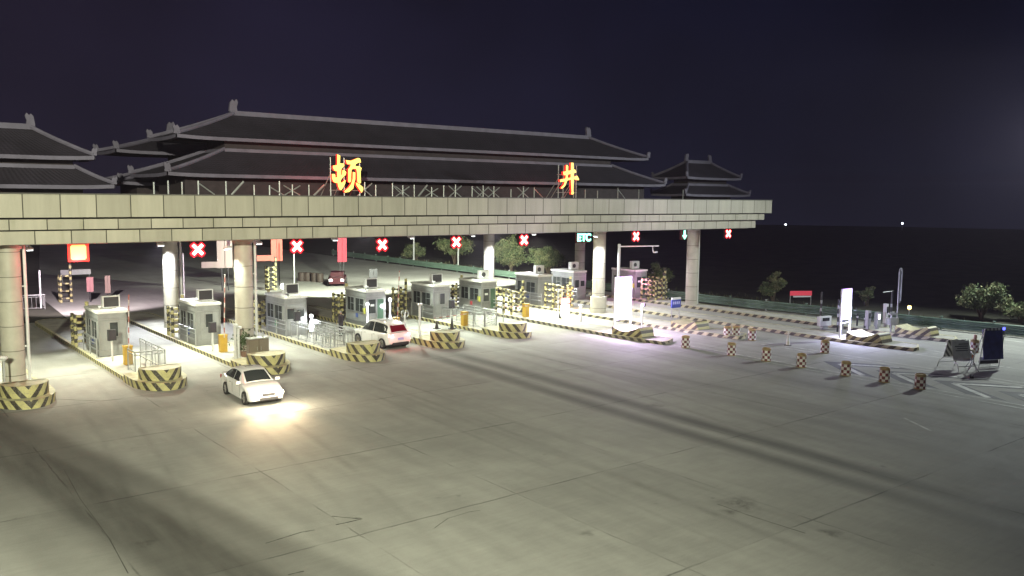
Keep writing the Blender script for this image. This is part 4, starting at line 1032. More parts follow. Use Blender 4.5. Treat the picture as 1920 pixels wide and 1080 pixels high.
    e_ = 2.18 if suv else 2.32
    # front: grille, lamps, bumper, plate
    mb = MB(); mb.box((0, e_-.02, .56), (.62, .09, .13)); mb.build('grille', dark_m, t)
    mb = MB(); mb.box((0, e_-.06, .38), (.9, .16, .12)); mb.build('lower_grille', dark_m, t)
    for s in (-1, 1):
        mb = MB(); mb.lathe([(0, -.03), (.12, -.02), (.155, .01), (.13, .05), (0, .07)], 14)
        hl = mb.build('headlight', mat('headlight_on', (.9, .9, .8), .3, emit=(1, .9, .66), es=14) if head else glass, t, smooth=True)
        hl.location = (s*(.57), e_-.05, .60); hl.rotation_euler = (R(-78), 0, R(-18*s)); hl.scale = (1.5, .8, 1)
        mb = MB(); mb.box((0, 0, 0), (.34, .09, .17)); tl = mb.build('tail_light', mat('tail_light_on', (.6, .02, .02), .3, emit=(1, .35, .35), es=7) if tail else mat('tail_red', (.3, .01, .01), .3), t)
        tl.location = (s*.68, -e_+.10, .88 if suv else .80); tl.rotation_euler = (0, 0, R(18*s))
    mb = MB(); mb.box((0, -e_-.005, .66), (.46, .03, .15)); mb.build('licence_plate', mat('plate', (.35, .38, .7), .4), t)
    mb = MB(); mb.box((0, -e_+.02, .36), (1.2, .12, .16)); mb.build('rear_bumper', dark_m, t)
    if suv:
        for s in (-1, 1): mb = MB(); mb.tube([(s*.56, -1.4, 1.66), (s*.56, -1.2, 1.71), (s*.56, -.1, 1.73), (s*.56, .1, 1.68)], .018, 6); mb.build('roof_rail', chrome, t)
        mb = MB(); mb.box((0, -1.86, 1.54), (1.0, .26, .05)); mb.build('spoiler', paint_wh, t)
    return t, e_
sedan, e_ = car('white_sedan', 'white sedan with glowing headlights and a dark sunroof, driving out onto the plaza', 15.55, 39.5, R(178), False, head=True)
import mathutils
sedan.scale = (.96, .94, .98); rm = Matrix.Rotation(R(178), 3, 'Z')
for s in (-1, 1):
    p0 = Vector((15.55, 39.5, 0))+rm @ Vector((s*.62, e_+.10, .62)); p1 = Vector((15.55, 39.5, 0))+rm @ Vector((s*.9+3.6, e_+13, 0))
    spot('headlight_beam', p0, p1, 1500, (1, .70, .40), 50, 1, .07)
    point('headlight_flare_fill', p0+rm @ Vector((0, .42, .34)), 260, (1, .84, .60), .08)  # point lamps added ahead of the nose to blow out the hood
hatch, e_ = car('white_hatchback', 'white hatchback with lit tail lights and red rear window, driving through the lane', 27.95, 48.95, R(5), True, tail=True)
rm = Matrix.Rotation(R(5), 3, 'Z')
for s in (-1, 1):
    point('tail_light_glow', Vector((27.95, 48.95, 0))+rm @ Vector((s*.68, -e_-.25, .85)), 16, (1, .12, .16), .1)
# ------------------------------------------------------------ person behind the railing
def person(x, y, z, face):
    t = thing('person', 'person in a dark jacket standing behind the railing left of the white hatchback', 'person', (x, y, z), face)
    V = [(0, 0, .92), (0, .01, 1.12), (0, .01, 1.33), (0, 0, 1.45), (0, -.01, 1.52),            # pelvis, waist, chest, neck base, neck
         (.10, 0, .86), (.11, -.015, .48), (.12, .02, .08), (.12, -.12, .035),                    # right leg
         (-.10, 0, .86), (-.11, -.03, .48), (-.13, .0, .08), (-.14, -.14, .035),
         (.20, 0, 1.40), (.25, .02, 1.13), (.22, -.14, .96), (-.20, 0, 1.40), (-.25, .02, 1.13), (-.22, -.14, .96)]
    Ed = [(0,1),(1,2),(2,3),(3,4),(0,5),(5,6),(6,7),(7,8),(0,9),(9,10),(10,11),(11,12),(3,13),(13,14),(14,15),(3,16),(16,17),(17,18)]
    rad_ = [.15,.14,.165,.09,.055,.10,.065,.045,.04,.10,.065,.045,.04,.07,.05,.033,.07,.05,.033]
    def skin(nm, V, Ed, rr, m, parent, sub=2):
        me = bpy.data.meshes.new(nm); me.from_pydata(V, Ed, []); o = bpy.data.objects.new(nm, me); COL.objects.link(o)
        md = o.modifiers.new('s', 'SKIN'); md.use_smooth_shade = True
        for i, r_ in enumerate(rr): me.skin_vertices[0].data[i].radius = (r_, r_)
        me.skin_vertices[0].data[0].use_root = True
        sb = o.modifiers.new('d', 'SUBSURF'); sb.levels = sub; sb.render_levels = sub
        me.materials.append(m); o.parent = parent; return o
    b = skin('body', V, Ed, rad_, mat('dark_clothes', (.035, .028, .035), .9, noise=.3, nscale=9), t)
    sk = mat('skin', (.42, .26, .19), .6)
    mb = MB(); prof = [(0, -.13), (.045, -.12), (.07, -.07), (.082, 0), (.085, .05), (.07, .10), (.035, .13), (0, .135)]
    mb.lathe(prof, 14, (0, -.015, 1.64)); mb.box((0, -.10, 1.635), (.025, .03, .04)); mb.box((.085, -.01, 1.63), (.02, .035, .05)); mb.box((-.085, -.01, 1.63), (.02, .035, .05)); hd = mb.build('head', sk, t, smooth=True)
    mb = MB(); mb.box((.03, -.093, 1.66), (.022, .012, .012)); mb.box((-.03, -.093, 1.66), (.022, .012, .012)); mb.build('eyes', dark_m, hd)
    mb = MB(); mb.box((0, -.083, 1.585), (.04, .012, .008)); mb.build('mouth', mat('lip', (.3, .12, .1), .6), hd)
    mb = MB(); mb.lathe([(.088, 0), (.094, .05), (.078, .11), (.04, .14), (0, .145)], 14, (0, .005, 1.645)); mb.build('hair', mat('hair_grey', (.16, .15, .14), .9), t, smooth=True)
    for s in (1, -1):
        P = [(0, 0, 0), (0, -.03, -.04)]; E2 = [(0, 1)]; rr = [.026, .024]
        for k, (dx, ln) in enumerate(((-.027, .062), (-.009, .072), (.009, .068), (.026, .052))):
            i = len(P); P += [(dx, -.055, -.07), (dx, -.072, -.07-ln*.5), (dx*1.05, -.062, -.07-ln)]; E2 += [(1, i), (i, i+1), (i+1, i+2)]; rr += [.010, .0085, .007]
        i = len(P); P += [(-.035*s, -.03, -.035), (-.05*s, -.055, -.065)]; E2 += [(1, i), (i, i+1)]; rr += [.011, .008]
        h = skin('hand', P, E2, rr, sk, t, 1); h.location = (s*.22, -.155, .955)
person(27.4, 53.4, 0, R(200))

# ------------------------------------------------------------ drums, cones, boards
def checker_mat():
    m = mat('drum_checker', (.6, .1, .1), .5); n, l, M, mixc, noise, rng = nodekit(m); b = n['Principled BSDF']
    uv = n.new('ShaderNodeUVMap'); s = n.new('ShaderNodeSeparateXYZ'); l.new(uv.outputs[0], s.inputs[0])
    a = M('FLOOR', M('MULTIPLY', s.outputs[0], 10)); c_ = M('FLOOR', M('MULTIPLY', s.outputs[1], 6.0)); q = M('MODULO', M('ADD', a, c_), 2)
    body = mixc(q, (.16, .03, .04), (.78, .76, .74))
    top = M('GREATER_THAN', s.outputs[1], .655); bot = M('LESS_THAN', s.outputs[1], .05)
    t = n.new('ShaderNodeTexCoord'); nz = noise(t.outputs['Object'], 7, 4)
    c = mixc(M('MAXIMUM', top, bot), body, (.36, .26, .12)); c = mixc(1., c, rng(nz, .3, .7, .75, 1.05), 'MULTIPLY'); l.new(c, b.inputs['Base Color']); return m
drum_m = checker_mat(); drum_top = mat('drum_top', (.42, .27, .09), .6, noise=.25, nscale=8)
def make_drum(lbl, r=.27):
    t = thing('traffic_drum', lbl, 'traffic drum', (0, 0, 0), 0, 'checkered traffic drums on the plaza')
    mb = MB(); mb.lathe([(r*1.06, 0), (r*1.06, .05), (r, .07), (r, .655), (r*.98, .67), (r*.98, .755), (r*.9, .78)], 24); mb.build('barrel', drum_m, t, smooth=True)
    mb = MB(); mb.lathe([(r*.9, .78), (r*.82, .77), (r*.8, .74), (0, .74)], 24); mb.build('lid', drum_top, t, smooth=True)
    return t
dl = [((43.75, 21.35), 'nearest checkered drum of the row, before the painted chevrons'), ((43.9, 23.35), 'second nearest checkered drum of the row'), ((43.75, 25.5), 'checkered drum of the row standing at the point of the chevrons'),
      ((43.85, 28.35), 'checkered drum of the row, fourth from the nearest'), ((43.8, 30.7), 'checkered drum of the row, third from the far end'), ((43.6, 33.1), 'checkered drum of the row, second from the far end'),
      ((43.4, 36.6), 'last drum of the row, next to the end of the brown striped ramp island'), ((49.25, 30.2), 'lone checkered drum near the kerb of the glowing panel island'), ((49.5, 35.9), 'white and red drum standing right of the drum pair')]
d0 = make_drum(dl[0][1]); d0.location = (*dl[0][0], 0); d0.rotation_euler = (0, 0, .4)
for i, (p, lb) in enumerate(dl[1:]): dup(d0, (*p, .0), .7*i, lb)
dup(d0, (49.0, 37.6, .0), .2, 'left drum of the pair at the tip of the cream striped island'); dup(d0, (49.65, 37.35, .0), 1.1, 'right drum of the pair at the tip of the cream striped island')
def cone(lbl, x, y, z, h, m1, band=None, r=.17):
    t = thing('traffic_cone', lbl, 'traffic cone', (x, y, z), .3, None)
    mb = MB(); mb.box((0, 0, .02), (.38, .38, .04)); mb.build('base', black_r, t)
    mb = MB(); mb.lathe([(r*.8, .04), (r*.7, .1), (.035, h-.02), (.02, h)], 16); mb.build('cone_body', m1, t, smooth=True)
    if band: mb = MB(); mb.lathe([(r*.68, h*.30), (r*.40, h*.60)], 16); mb.build('band', band, t, smooth=True)
    return t
cone('pale reflective traffic cone standing alone between the drums', 49.7, 33.2, 0, .95, mat('cone_pale', (.55, .52, .46), .5), white_m)
blackc = mat('cone_black', (.03, .028, .026), .6)
cone('black cone on the bumper, the taller right one', 32.0, 46.7, .95, .75, blackc); cone('black cone on the bumper, the shorter left one', 31.2, 47.3, .95, .55, blackc)
cone('dark cone in front of the white glowing lane display', 45.2, 50.9, 0, .7, blackc)
for i, (x_, y_) in enumerate(((61.0, 33.1), (61.5, 34.0), (60.6, 35))):
    t = thing('bollard', ['dark bollard left of the tall steel post', 'dark bollard by the small lit box', 'dark bollard behind the far ramp'][i], 'bollard', (x_-.9, y_+.6, .22), 0)
    mb = MB(); mb.lathe([(.07, 0), (.07, .85), (.05, .92), (0, .93)], 12); mb.build('post', dark_m, t, smooth=True); mb = MB(); mb.lathe([(.073, .62), (.073, .74)], 12); mb.build('band', white_m, t, smooth=True)
def legframe(mb, w_, ztop, dy, zb=0, r=.025):
    for s in (-1, 1): mb.tube([(s*w_/2, 0, ztop), (s*w_/2, -dy*.45, ztop*.45), (s*w_/2*1.0, -dy*.9, ztop*.30), (s*w_/2, -dy, zb+.02)], r, 6)
    mb.tube([(-w_/2, -dy*.95, .16), (w_/2, -dy*.95, .16)], r*.8, 6)
pb_ = at(1800, 693)
t = thing('a_frame_board', 'white folding A frame notice board with striped back panel on the plaza', 'notice board', (pb_.x, pb_.y+.2, 0), R(-25))
mb = MB(); mb.box((0, -.27, 1.18), (1.15, .03, 1.05), rx=R(-14)); mb.build('front_board', mat('board_white', (.85, .88, .85), .5, noise=.15), t)
mb = MB()
rr_ = random.Random(2)
for i in range(6): mb.box((rr_.uniform(-.06, .06), -.305-.0*i+(.225-.075*i)*-.25*-1*(-1), 1.52-.13*i), (.9-rr_.uniform(0, .25), .012, .045), rx=R(-14))
mb.build('lettering', mat('board_text', (.10, .12, .13), .6), t)
mb = MB(); mb.box((0, .27, 1.18), (1.15, .03, 1.05), rx=R(14)); mb.build('back_board', stripe_mat('board_stripes', (.45, .45, .40), (.03, .03, .03), .30, .9, .5), t)
for s in (1, -1):
    mb = MB()
    for q in (-.58, .58): mb.tube([(q, -s*.10, 1.72), (q, -s*.42, .62), (q, -s*.72, .42), (q, -s*.86, .02)], .026, 6)
    mb.tube([(-.58, -s*.78, .30), (.58, -s*.78, .30)], .02, 6); mb.tube([(-.58, -s*.42, .62), (.58, -s*.42, .62)], .02, 6); mb.build('leg_frame', galv, t)
pb_ = at(1856, 690)
t = thing('tall_board', 'tall dark blue notice board with pale lettering along its top edge', 'notice board', (pb_.x, pb_.y, 0), R(-24))
mb = MB(); mb.box((0, -.1, 1.42), (1.38, .05, 1.75), rx=R(-7)); mb.build('panel', mat('board_navy', (.035, .045, .20), .35, noise=.4, nscale=3), t)
mb = MB(); mb.box((0, .10, .54), (1.36, .03, .20), rx=R(-7)); mb.build('white_strip', white_m, t)
mb = MB(); mb.box((0, .13, .33), (1.34, .03, .20), rx=R(-7)); mb.build('dark_strip', dark_m, t)
mb = MB(); mb.box((0, -.205, 2.30), (1.42, .05, .17), rx=R(-7)); mb.build('header', mat('board_header', (.05, .06, .10), .4), t)
mb = MB()
for q in (-.52, -.26, 0., .24): mb = MB(); mb.box((q, -.24, 2.31), (.15, .014, .12), rx=R(-7)); mb.build('letter', mat('header_text', (.6, .62, .6), .5), t)
mb = MB(); mb.lathe([(0, -.02), (.09, -.02), (.09, .02), (0, .02)], 16); e_b = mb.build('blue_lamp', mat('blue_led', (.1, .1, .8), .4, emit=(.12, .14, 1), es=3), t); e_b.location = (.55, -.26, 2.33); e_b.rotation_euler = (R(90), 0, 0)
mb = MB()
for q in (-.70, .70): mb.tube([(q, -.20, 2.32), (q, .08, .1), (q, .10, .02)], .028, 6); mb.tube([(q, -.20, 2.3), (q, .75, .02)], .025, 6)
mb.tube([(-.7, .75, .05), (.7, .75, .05)], .022, 6); mb.tube([(-.7, .09, .05), (.7, .09, .05)], .022, 6); mb.build('leg_frame', steel, t)
pb_ = at(1822, 694)
t = thing('barrier_rail', 'low pipe barrier between the two folding boards', 'barrier', (pb_.x, pb_.y, 0), R(30))
mb = MB()
for q in (-.6, .6): mb.tube([(q, -.3, .02), (q, 0, .5), (q, .3, .02)], .025, 6); mb.tube([(q, 0, .5), (q, 0, .95)], .025, 6)
mb.build('legs', galv, t); mb = MB(); mb.tube([(-.8, 0, .5), (.9, 0, .5)], .025, 6); mb.tube([(-.8, 0, .95), (.9, 0, .95)], .025, 6); mb.build('rails', steel, t)
t = thing('water_barrel', 'cream and orange water filled barrel behind the folding boards', 'barrel', (at(1812, 672).x, at(1812, 672).y, 0), 0)
mb = MB(); mb.lathe([(.42, 0), (.44, .1), (.44, .5), (.36, .62), (0, .64)], 20); mb.build('barrel', mat('barrel_cream', (.50, .42, .32), .5), t, smooth=True); mb = MB(); mb.lathe([(.445, .12), (.445, .32)], 20); mb.build('band', mat('barrel_orange', (.5, .14, .05), .5), t, smooth=True)
t = thing('water_barrel', 'red and white barrel stack close behind the tall blue board', 'barrel', (at(1828, 664).x+.6, at(1828, 664).y+.3, 0), 0)
mb = MB(); mb.lathe([(.26, 0), (.26, .78), (.2, .85), (0, .86)], 20); mb.build('barrel', drum_m, t, smooth=True); mb = MB(); mb.lathe([(.1, .86), (.1, 1.15), (0, 1.16)], 12); mb.build('lamp', mat('lamp_cream', (.5, .3, .25), .5), t, smooth=True)
t = thing('weight_block', 'small black weight block lying before the tall blue board', 'weight', (at(1822, 708).x, at(1822, 708).y, 0), .4)
mb = MB(); mb.box((0, 0, .06), (.5, .2, .12)); mb.build('block', black_r, t); mb = MB(); mb.tube([(-.1, 0, .1), (-.1, 0, .2), (.1, 0, .2), (.1, 0, .1)], .015, 6); mb.build('handle', galv, t)

# tall raised boom post, far right island
t = thing('raised_boom', 'tall narrow steel boom with a rounded end standing upright on the rightmost ramp', 'boom barrier', (60.5, 31.4, .22), R(-20))
mb = MB(); mb.tube([(-.10, 0, .9), (-.10, 0, 4.35), (-.06, 0, 4.52), (0, 0, 4.58), (.08, 0, 4.5), (.12, 0, 4.3), (.12, 0, 2.2)], .045, 8); mb.build('boom', galv, t)
mb = MB(); mb.box((0, .01, 3.2), (.18, .03, 2.3)); mb.build('web', mat('boom_grey', (.16, .16, .17), .6), t)
mb = MB(); mb.box((-.5, .05, .75), (.62, .4, .5)); mb.tube([(-.6, 0, 0), (-.6, 0, 1.2)], .06, 8); mb.box((-.1, 0, .5), (.16, .2, 1.0)); mb.box((-.55, 0, 1.3), (.55, .3, .1)); mb.build('machine', galv, t)
# small equipment near the second glowing box
for nm, lb, px, py, h_, wq, m_ in (('control_box', 'grey control box between the glowing box legs and the steel guardrail', 1577, 618, 1.7, .5, galv), ('control_box', 'pale low box in front of the rightmost booth lane, behind the drums', 1545, 617, 1.0, 1.2, white_m),
        ('control_box', 'slim blue grey terminal just right of the narrower glowing box', 1626, 622, 1.6, .3, galv), ('control_box', 'grey terminal with a small white lamp beside the dark bollards', 1644, 622, 1.5, .35, galv), ('control_box', 'grey post terminal left of the dark bollards behind the ramp', 1659, 618, 2.0, .25, white_m)):
    p = at(px, py); t = thing(nm, lb, 'control box', (p.x, p.y, 0), R(-10))
    mb = MB(); mb.box((0, 0, h_*.62), (wq, .3, h_*.72)); mb.build('cabinet', m_, t)
    mb = MB(); mb.box((0, 0, h_*.13), (wq*.5, .2, h_*.26)); mb.build('pedestal', galv, t)
    mb = MB(); mb.box((0, -.16, h_*.75), (wq*.6, .02, h_*.25)); mb.build('screen', mat('lamp_small', (.8, .8, .8), .4, emit=(.9, .9, 1), es=2.5) if 'white lamp' in lb else glass, t)
for i, (px, py, h_) in enumerate(((1538, 610, 2.6), (1570, 622, 2.4), (1669, 618, 2.9))):
    p = at(px, py); t = thing('banded_post', ['dark banded post before the guardrail, left of the others', 'dark banded post beside the glowing box leg', 'thin dark banded post with a crossbar near the steel boom'][i], 'post', (p.x, p.y, 0), 0)
    mb = MB(); mb.tube([(0, 0, 0), (0, 0, h_)], .07, 8); mb.build('shaft', dark_m, t); mb = MB()
    for q in (.5, 1.1, 1.7): mb.lathe([(.075, q), (.075, q+.25)], 10)
    mb.build('band', galv, t)
    if i == 2: mb = MB(); mb.tube([(-1.3, 0, h_), (.1, 0, h_)], .03, 6); mb.build('crossbar', galv, t)

# ------------------------------------------------------------ guardrail, poles and signs behind
green_m = mat('guardrail_green', (.14, .215, .165), .5, .1, noise=.25, nscale=1.5)
def guardrail(lbl, pts, h=.86, sp=3.6, m=green_m):
    t = thing('guardrail', lbl, 'guardrail', (pts[0][0], pts[0][1], 0)); o = Vector(pts[0]); P = [Vector(p)-o for p in pts]
    prof = [(.0, h), (-.06, h-.03), (-.10, h-.09), (-.02, h-.16), (-.02, h-.20), (-.10, h-.27), (-.10, h-.33), (0, h-.38)]
    # two stacked beams, as on the plaza edge
    prof2 = [(a, b-.36) for a, b in prof]
    for nm, pf in (('upper_beam', prof), ('lower_beam', prof2)):
        mb = MB()
        for a, b in zip(P, P[1:]):
            d = (b-a).normalized(); n_ = Vector((-d.y, d.x))
            for (o1, z1), (o2, z2) in zip(pf, pf[1:]):
                mb.face([(*(a-n_*o1), z1), (*(b-n_*o1), z1), (*(b-n_*o2), z2), (*(a-n_*o2), z2)])
        mb.build(nm, m, t)
    acc = 0
    for a, b in zip(P, P[1:]):
        L = (b-a).length; d = (b-a)/L
        while acc < L:
            q = a+d*acc; mb = MB(); n_ = Vector((-d.y, d.x)); c = q-n_*.12
            mb.tube([(*c, -.05), (*c, h+.06)], .07, 8); mb.box((c.x, c.y, h+.1), (.16, .16, .06)); mb.build('post', galv if random.random() < .3 else green_m, t); acc += sp
        acc -= L
    return t
guardrail('long green corrugated guardrail running along the right edge of the plaza', [(66.9, 2), (66.6, 24), (65.4, 32), (64.6, 40), (63.4, 47), (63.2, 60), (63.6, 75), (63.5, 98), (64.2, 128)])
def bigpole(lbl, px, py, h, r=.09, off=None):
    p = at(px, py); t = pole('light_pole', lbl, 'pole', p.x, p.y, h, r); return t
bigpole('white pole rising before the road behind the pink lit sign', 552, 540, 4.9, .07)
bigpole('tall pole beyond the guardrail left of the bushy tree', 776, 489, 8, .12)
bigpole('tall pole beyond the guardrail right of the bushy tree', 859, 497, 8, .10)
bigpole('slim white pole just right of the left rear column', 346, 560, 4.2, .06)
p = at(1160, 600)
t = thing('camera_gantry_pole', 'tall pole with a horizontal arm and small camera beside the pink lit booth', 'camera pole', (49.3, 48.6, 0), 0)
mb = MB(); mb.tube([(0, 0, 0), (0, 0, 6.0)], .11, 10); mb.build('shaft', white_m, t, smooth=True)
mb = MB(); mb.tube([(0, 0, 5.8), (3.6, -.9, 5.8)], .05, 8); mb.build('arm', white_m, t)
mb = MB(); mb.box((3.3, -.85, 5.3), (.5, .14, .12), rz=.3); mb.tube([(3.0, -.8, 5.75), (3.05, -.82, 5.3), (3.2, -.85, 5.3)], .03, 6); mb.build('camera', white_m, t)
def rsign(lbl, px, py, pz, w_, h_, m, arm=0, legs=2):
    p = at(px, py); t = thing('road_sign', lbl, 'road sign', (p.x, p.y, 0), R(-8))
    mb = MB(); mb.box((-w_*.26, 0, pz+h_/2), (w_*.48, .08, h_)); mb.box((w_*.26, 0, pz+h_/2), (w_*.48, .08, h_)); mb.build('panel', m, t)
    if arm: mb = MB(); mb.box((-w_/2-arm/2, 0, pz+.35), (arm, .08, .6)); mb.build('side_panel', m, t)
    for q in ((-w_*.2, w_*.2) if legs == 2 else (0,)): mb = MB(); mb.tube([(q, .08, 0), (q, .08, pz+h_*.8)], .07, 8); mb.build('leg', dark_m, t)
rsign('tall white sign panel with a side piece left of the tall front column', 423, 545, 2.3, 1.5, 3.0, mat('sign_pale', (.25, .2, .18), .6, emit=(1, .78, .68), es=.25), 1.5)
rsign('red and orange lit sign panel right of the tall front column', 520, 535, 2.6, 1.2, 3.0, mat('sign_orange', (.2, .05, .03), .6, emit=(1, .18, .12), es=.9), 1.5)
rsign('narrow red lit double sign on two dark legs behind the green glass booth', 642, 530, 2.3, 1.05, 2.75, mat('sign_red', (.2, .02, .03), .6, emit=(1, .07, .13), es=.55), 0)
rsign('small black sign on two legs behind the booths, right of the red one', 700, 548, 1.2, .85, 1.15, dark_m, 0)
rsign('small pink panel on a post behind the arched window booth', 170, 566, .9, .55, 1.3, mat('sign_pink', (.3, .13, .13), .6), 0, 1)
rsign('thin brown panel on the road behind the arched window booth', 203, 562, .6, .45, 1.6, mat('sign_brown', (.25, .17, .14), .6), 0, 1)
p = at(1503, 574); t = thing('banner', 'red banner over a white strip beyond the guardrail', 'banner', (69.5, 45.3, 0), R(-30))
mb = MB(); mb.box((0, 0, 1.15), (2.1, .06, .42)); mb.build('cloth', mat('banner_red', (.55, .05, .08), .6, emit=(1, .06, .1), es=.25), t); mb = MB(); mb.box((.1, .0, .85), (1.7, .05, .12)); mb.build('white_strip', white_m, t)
for q in (-1, 1): mb = MB(); mb.tube([(q, .05, -.1), (q, .05, 1.35)], .04, 6); mb.build('post', galv, t)
t = thing('warning_lamp', 'small amber warning lamp beyond the guardrail right of the steel boom', 'lamp', (66.4, 33.6, 0), 0)
mb = MB(); mb.lathe([(0, 1.15), (.12, 1.18), (.15, 1.3), (.12, 1.42), (0, 1.45)], 14); mb.build('lens', mat('amber', (.8, .5, .1), .4, emit=(1, .62, .2), es=8), t, smooth=True); mb = MB(); mb.tube([(0, 0, -.05), (0, 0, 1.16)], .04, 6); mb.build('post', galv, t)
# brown drums and far guard frames on the road behind
t0_ = None
for i, (px, py) in enumerate(((566, 527), (577, 527), (590, 528), (600, 529))):
    p = at(px, py); t = thing('rubber_drum', 'brown drum in the short row on the road behind the booths', 'drum', (p.x, p.y, 0), 0, 'brown drums behind the booths')
    mb = MB(); mb.lathe([(.4, 0), (.42, .3), (.4, .62), (.42, .9), (.38, .98), (0, 1.0)], 14); mb.build('barrel', mat('drum_brown', (.05, .035, .028), .7, noise=.3), t, smooth=True)
crash_guard(gl+'far behind the leftmost booth on the road', 16.0, 84.0, 3.4, 4, .9, .6, z=0)
crash_guard(gl+'rusty brown, behind the lamp corner booth', 34.8, 83.5, 3.4, 5, .9, .6, z=0)
crash_guard(gl+'grey and faded, behind the pink lit booth', 62.0, 60.0, 2.4, 5, .9, .9, z=0)
t = thing('distant_car', 'dark red car with lit headlights on the road behind the green glass booth', 'car', (at(633, 534).x, at(633, 534).y, 0), R(150))
mb = MB(); mb.prism([(-.85, -2.1), (.85, -2.1), (.9, -1.5), (.9, 1.5), (.75, 2.1), (-.75, 2.1), (-.9, 1.5), (-.9, -1.5)], .3, .95); 
mb.prism([(-.7, -1.6), (.7, -1.6), (.68, .7), (-.68, .7)], .95, 1.4); mb.build('body', mat('car_red', (.04, .004, .008), .3), t)
for s in (-1, 1):
    for q in (-1.3, 1.3): mb = MB(); mb.lathe([(0, -.1), (.33, -.1), (.33, .1), (0, .1)], 16); w_ = mb.build('wheel', black_r, t); w_.location = (s*.85, q, .33); w_.rotation_euler = (0, R(90), 0)
    mb = MB(); mb.box((s*.6, 2.0, .7), (.3, .25, .2)); mb.build('headlight', mat('far_headlight', (.8, .8, .8), .4, emit=(1, .97, 1), es=9), t)
    mb = MB(); mb.box((s*.705, -.4, 1.18), (.02, 1.7, .3)); mb.build('side_window', glass, t)
t = thing('roof_strobe', 'glaring white ball lamp on the roof of the booth behind the long railing', 'lamp', (24.35, 55.9, 2.93), 0)
mb = MB(); mb.lathe([(0, .28), (.14, .33), (.19, .48), (.14, .63), (0, .68)], 14); mb.build('lens', mat('strobe_white', (.9, .9, .9), .4, emit=(1, .98, .95), es=9), t, smooth=True); mb = MB(); mb.tube([(0, 0, -.13), (0, 0, .3)], .05, 8); mb.box((.5, 0, .42), (.9, .08, .06)); mb.build('stand', white_m, t)
t = thing('strobe_lamp', 'small bright lamp low beside the faded guard right of the pink lit booth', 'lamp', (63.3, 53.2, 0), 0)
mb = MB(); mb.lathe([(0, .75), (.2, .82), (.27, 1.0), (.2, 1.2), (0, 1.27)], 14); mb.build('lens', mat('strobe_white2', (.9, .9, .9), .4, emit=(.93, .95, 1), es=7), t, smooth=True); mb = MB(); mb.tube([(0, 0, 0), (0, 0, .8)], .05, 8); mb.build('stand', white_m, t)
point('lamp_glow', (63.0, 52.8, 1.4), 40, (.95, .95, 1), .1)
railing('row of short steel railings on the road edge far behind the leftmost column', [(11.2, 80.5), (14.0, 80.0), (14.3, 84)], 1.2, .3, 0)
bigpole('white post at the road edge far behind, left of the arched window booth', 77, 578, 3.2, .07)
t = thing('height_bar', 'pale horizontal bar on two posts across the road behind the largest red cross', 'height bar', (at(143, 530).x, at(143, 530).y, 0), R(-6))
mb = MB(); mb.box((0, 0, 1.15), (2.9, .1, .55)); mb.build('board', white_m, t)
for q in (-1.3, 1.3): mb = MB(); mb.tube([(q, .08, 0), (q, .08, 1.2)], .05, 6); mb.build('post', galv, t)
t = thing('high_mast_light', 'tall lamp mast beyond the guardrail lighting the drums and folding boards', 'lamp mast', (75.6, 26.4, -.06), 0)
mb = MB(); mb.tube([(0, 0, 0), (0, 0, 15.6)], .2, 12, r2=.1); mb.build('shaft', galv, t, smooth=True)
mb = MB(); mb.tube([(0, 0, 15.5), (-.7, -.45, 15.6)], .06, 8); mb.build('arm', galv, t)
mb = MB(); mb.box((-.75, -.5, 15.58), (.7, .5, .18), rz=.5); mb.build('lamp_head', galv, t)
mb = MB(); mb.box((-.75, -.5, 15.47), (.55, .38, .03), rz=.5); mb.build('lens', lamp_e, t)
# lamps of far villages
for i, (px, py) in enumerate(((1473, 421), (1692, 419))):
    d = AX[0]*((px-960)/F_PX)+AX[1]*((py-540)/F_PX)+AX[2]; k = 318/math.hypot(d.x, d.y); p = Vector((0, 0, CAM_H))+d*k
    t = thing('distant_lamp', ['left of the two far white lamps on the horizon', 'right of the two far white lamps on the horizon'][i], 'lamp', (p.x, p.y, -.3), 0)
    mb = MB(); mb.lathe([(0, -.3), (.26, -.2), (.32, 0), (.26, .2), (0, .3)], 10, (0, 0, p.z+.3)); mb.build('lens', mat('far_lamp', (.9, .9, .9), .4, emit=(.85, .9, 1), es=7 if i == 0 else 4), t, smooth=True)
    mb = MB(); mb.tube([(0, 0, 0), (0, 0, p.z)], .12, 6); mb.build('shaft', galv, t)

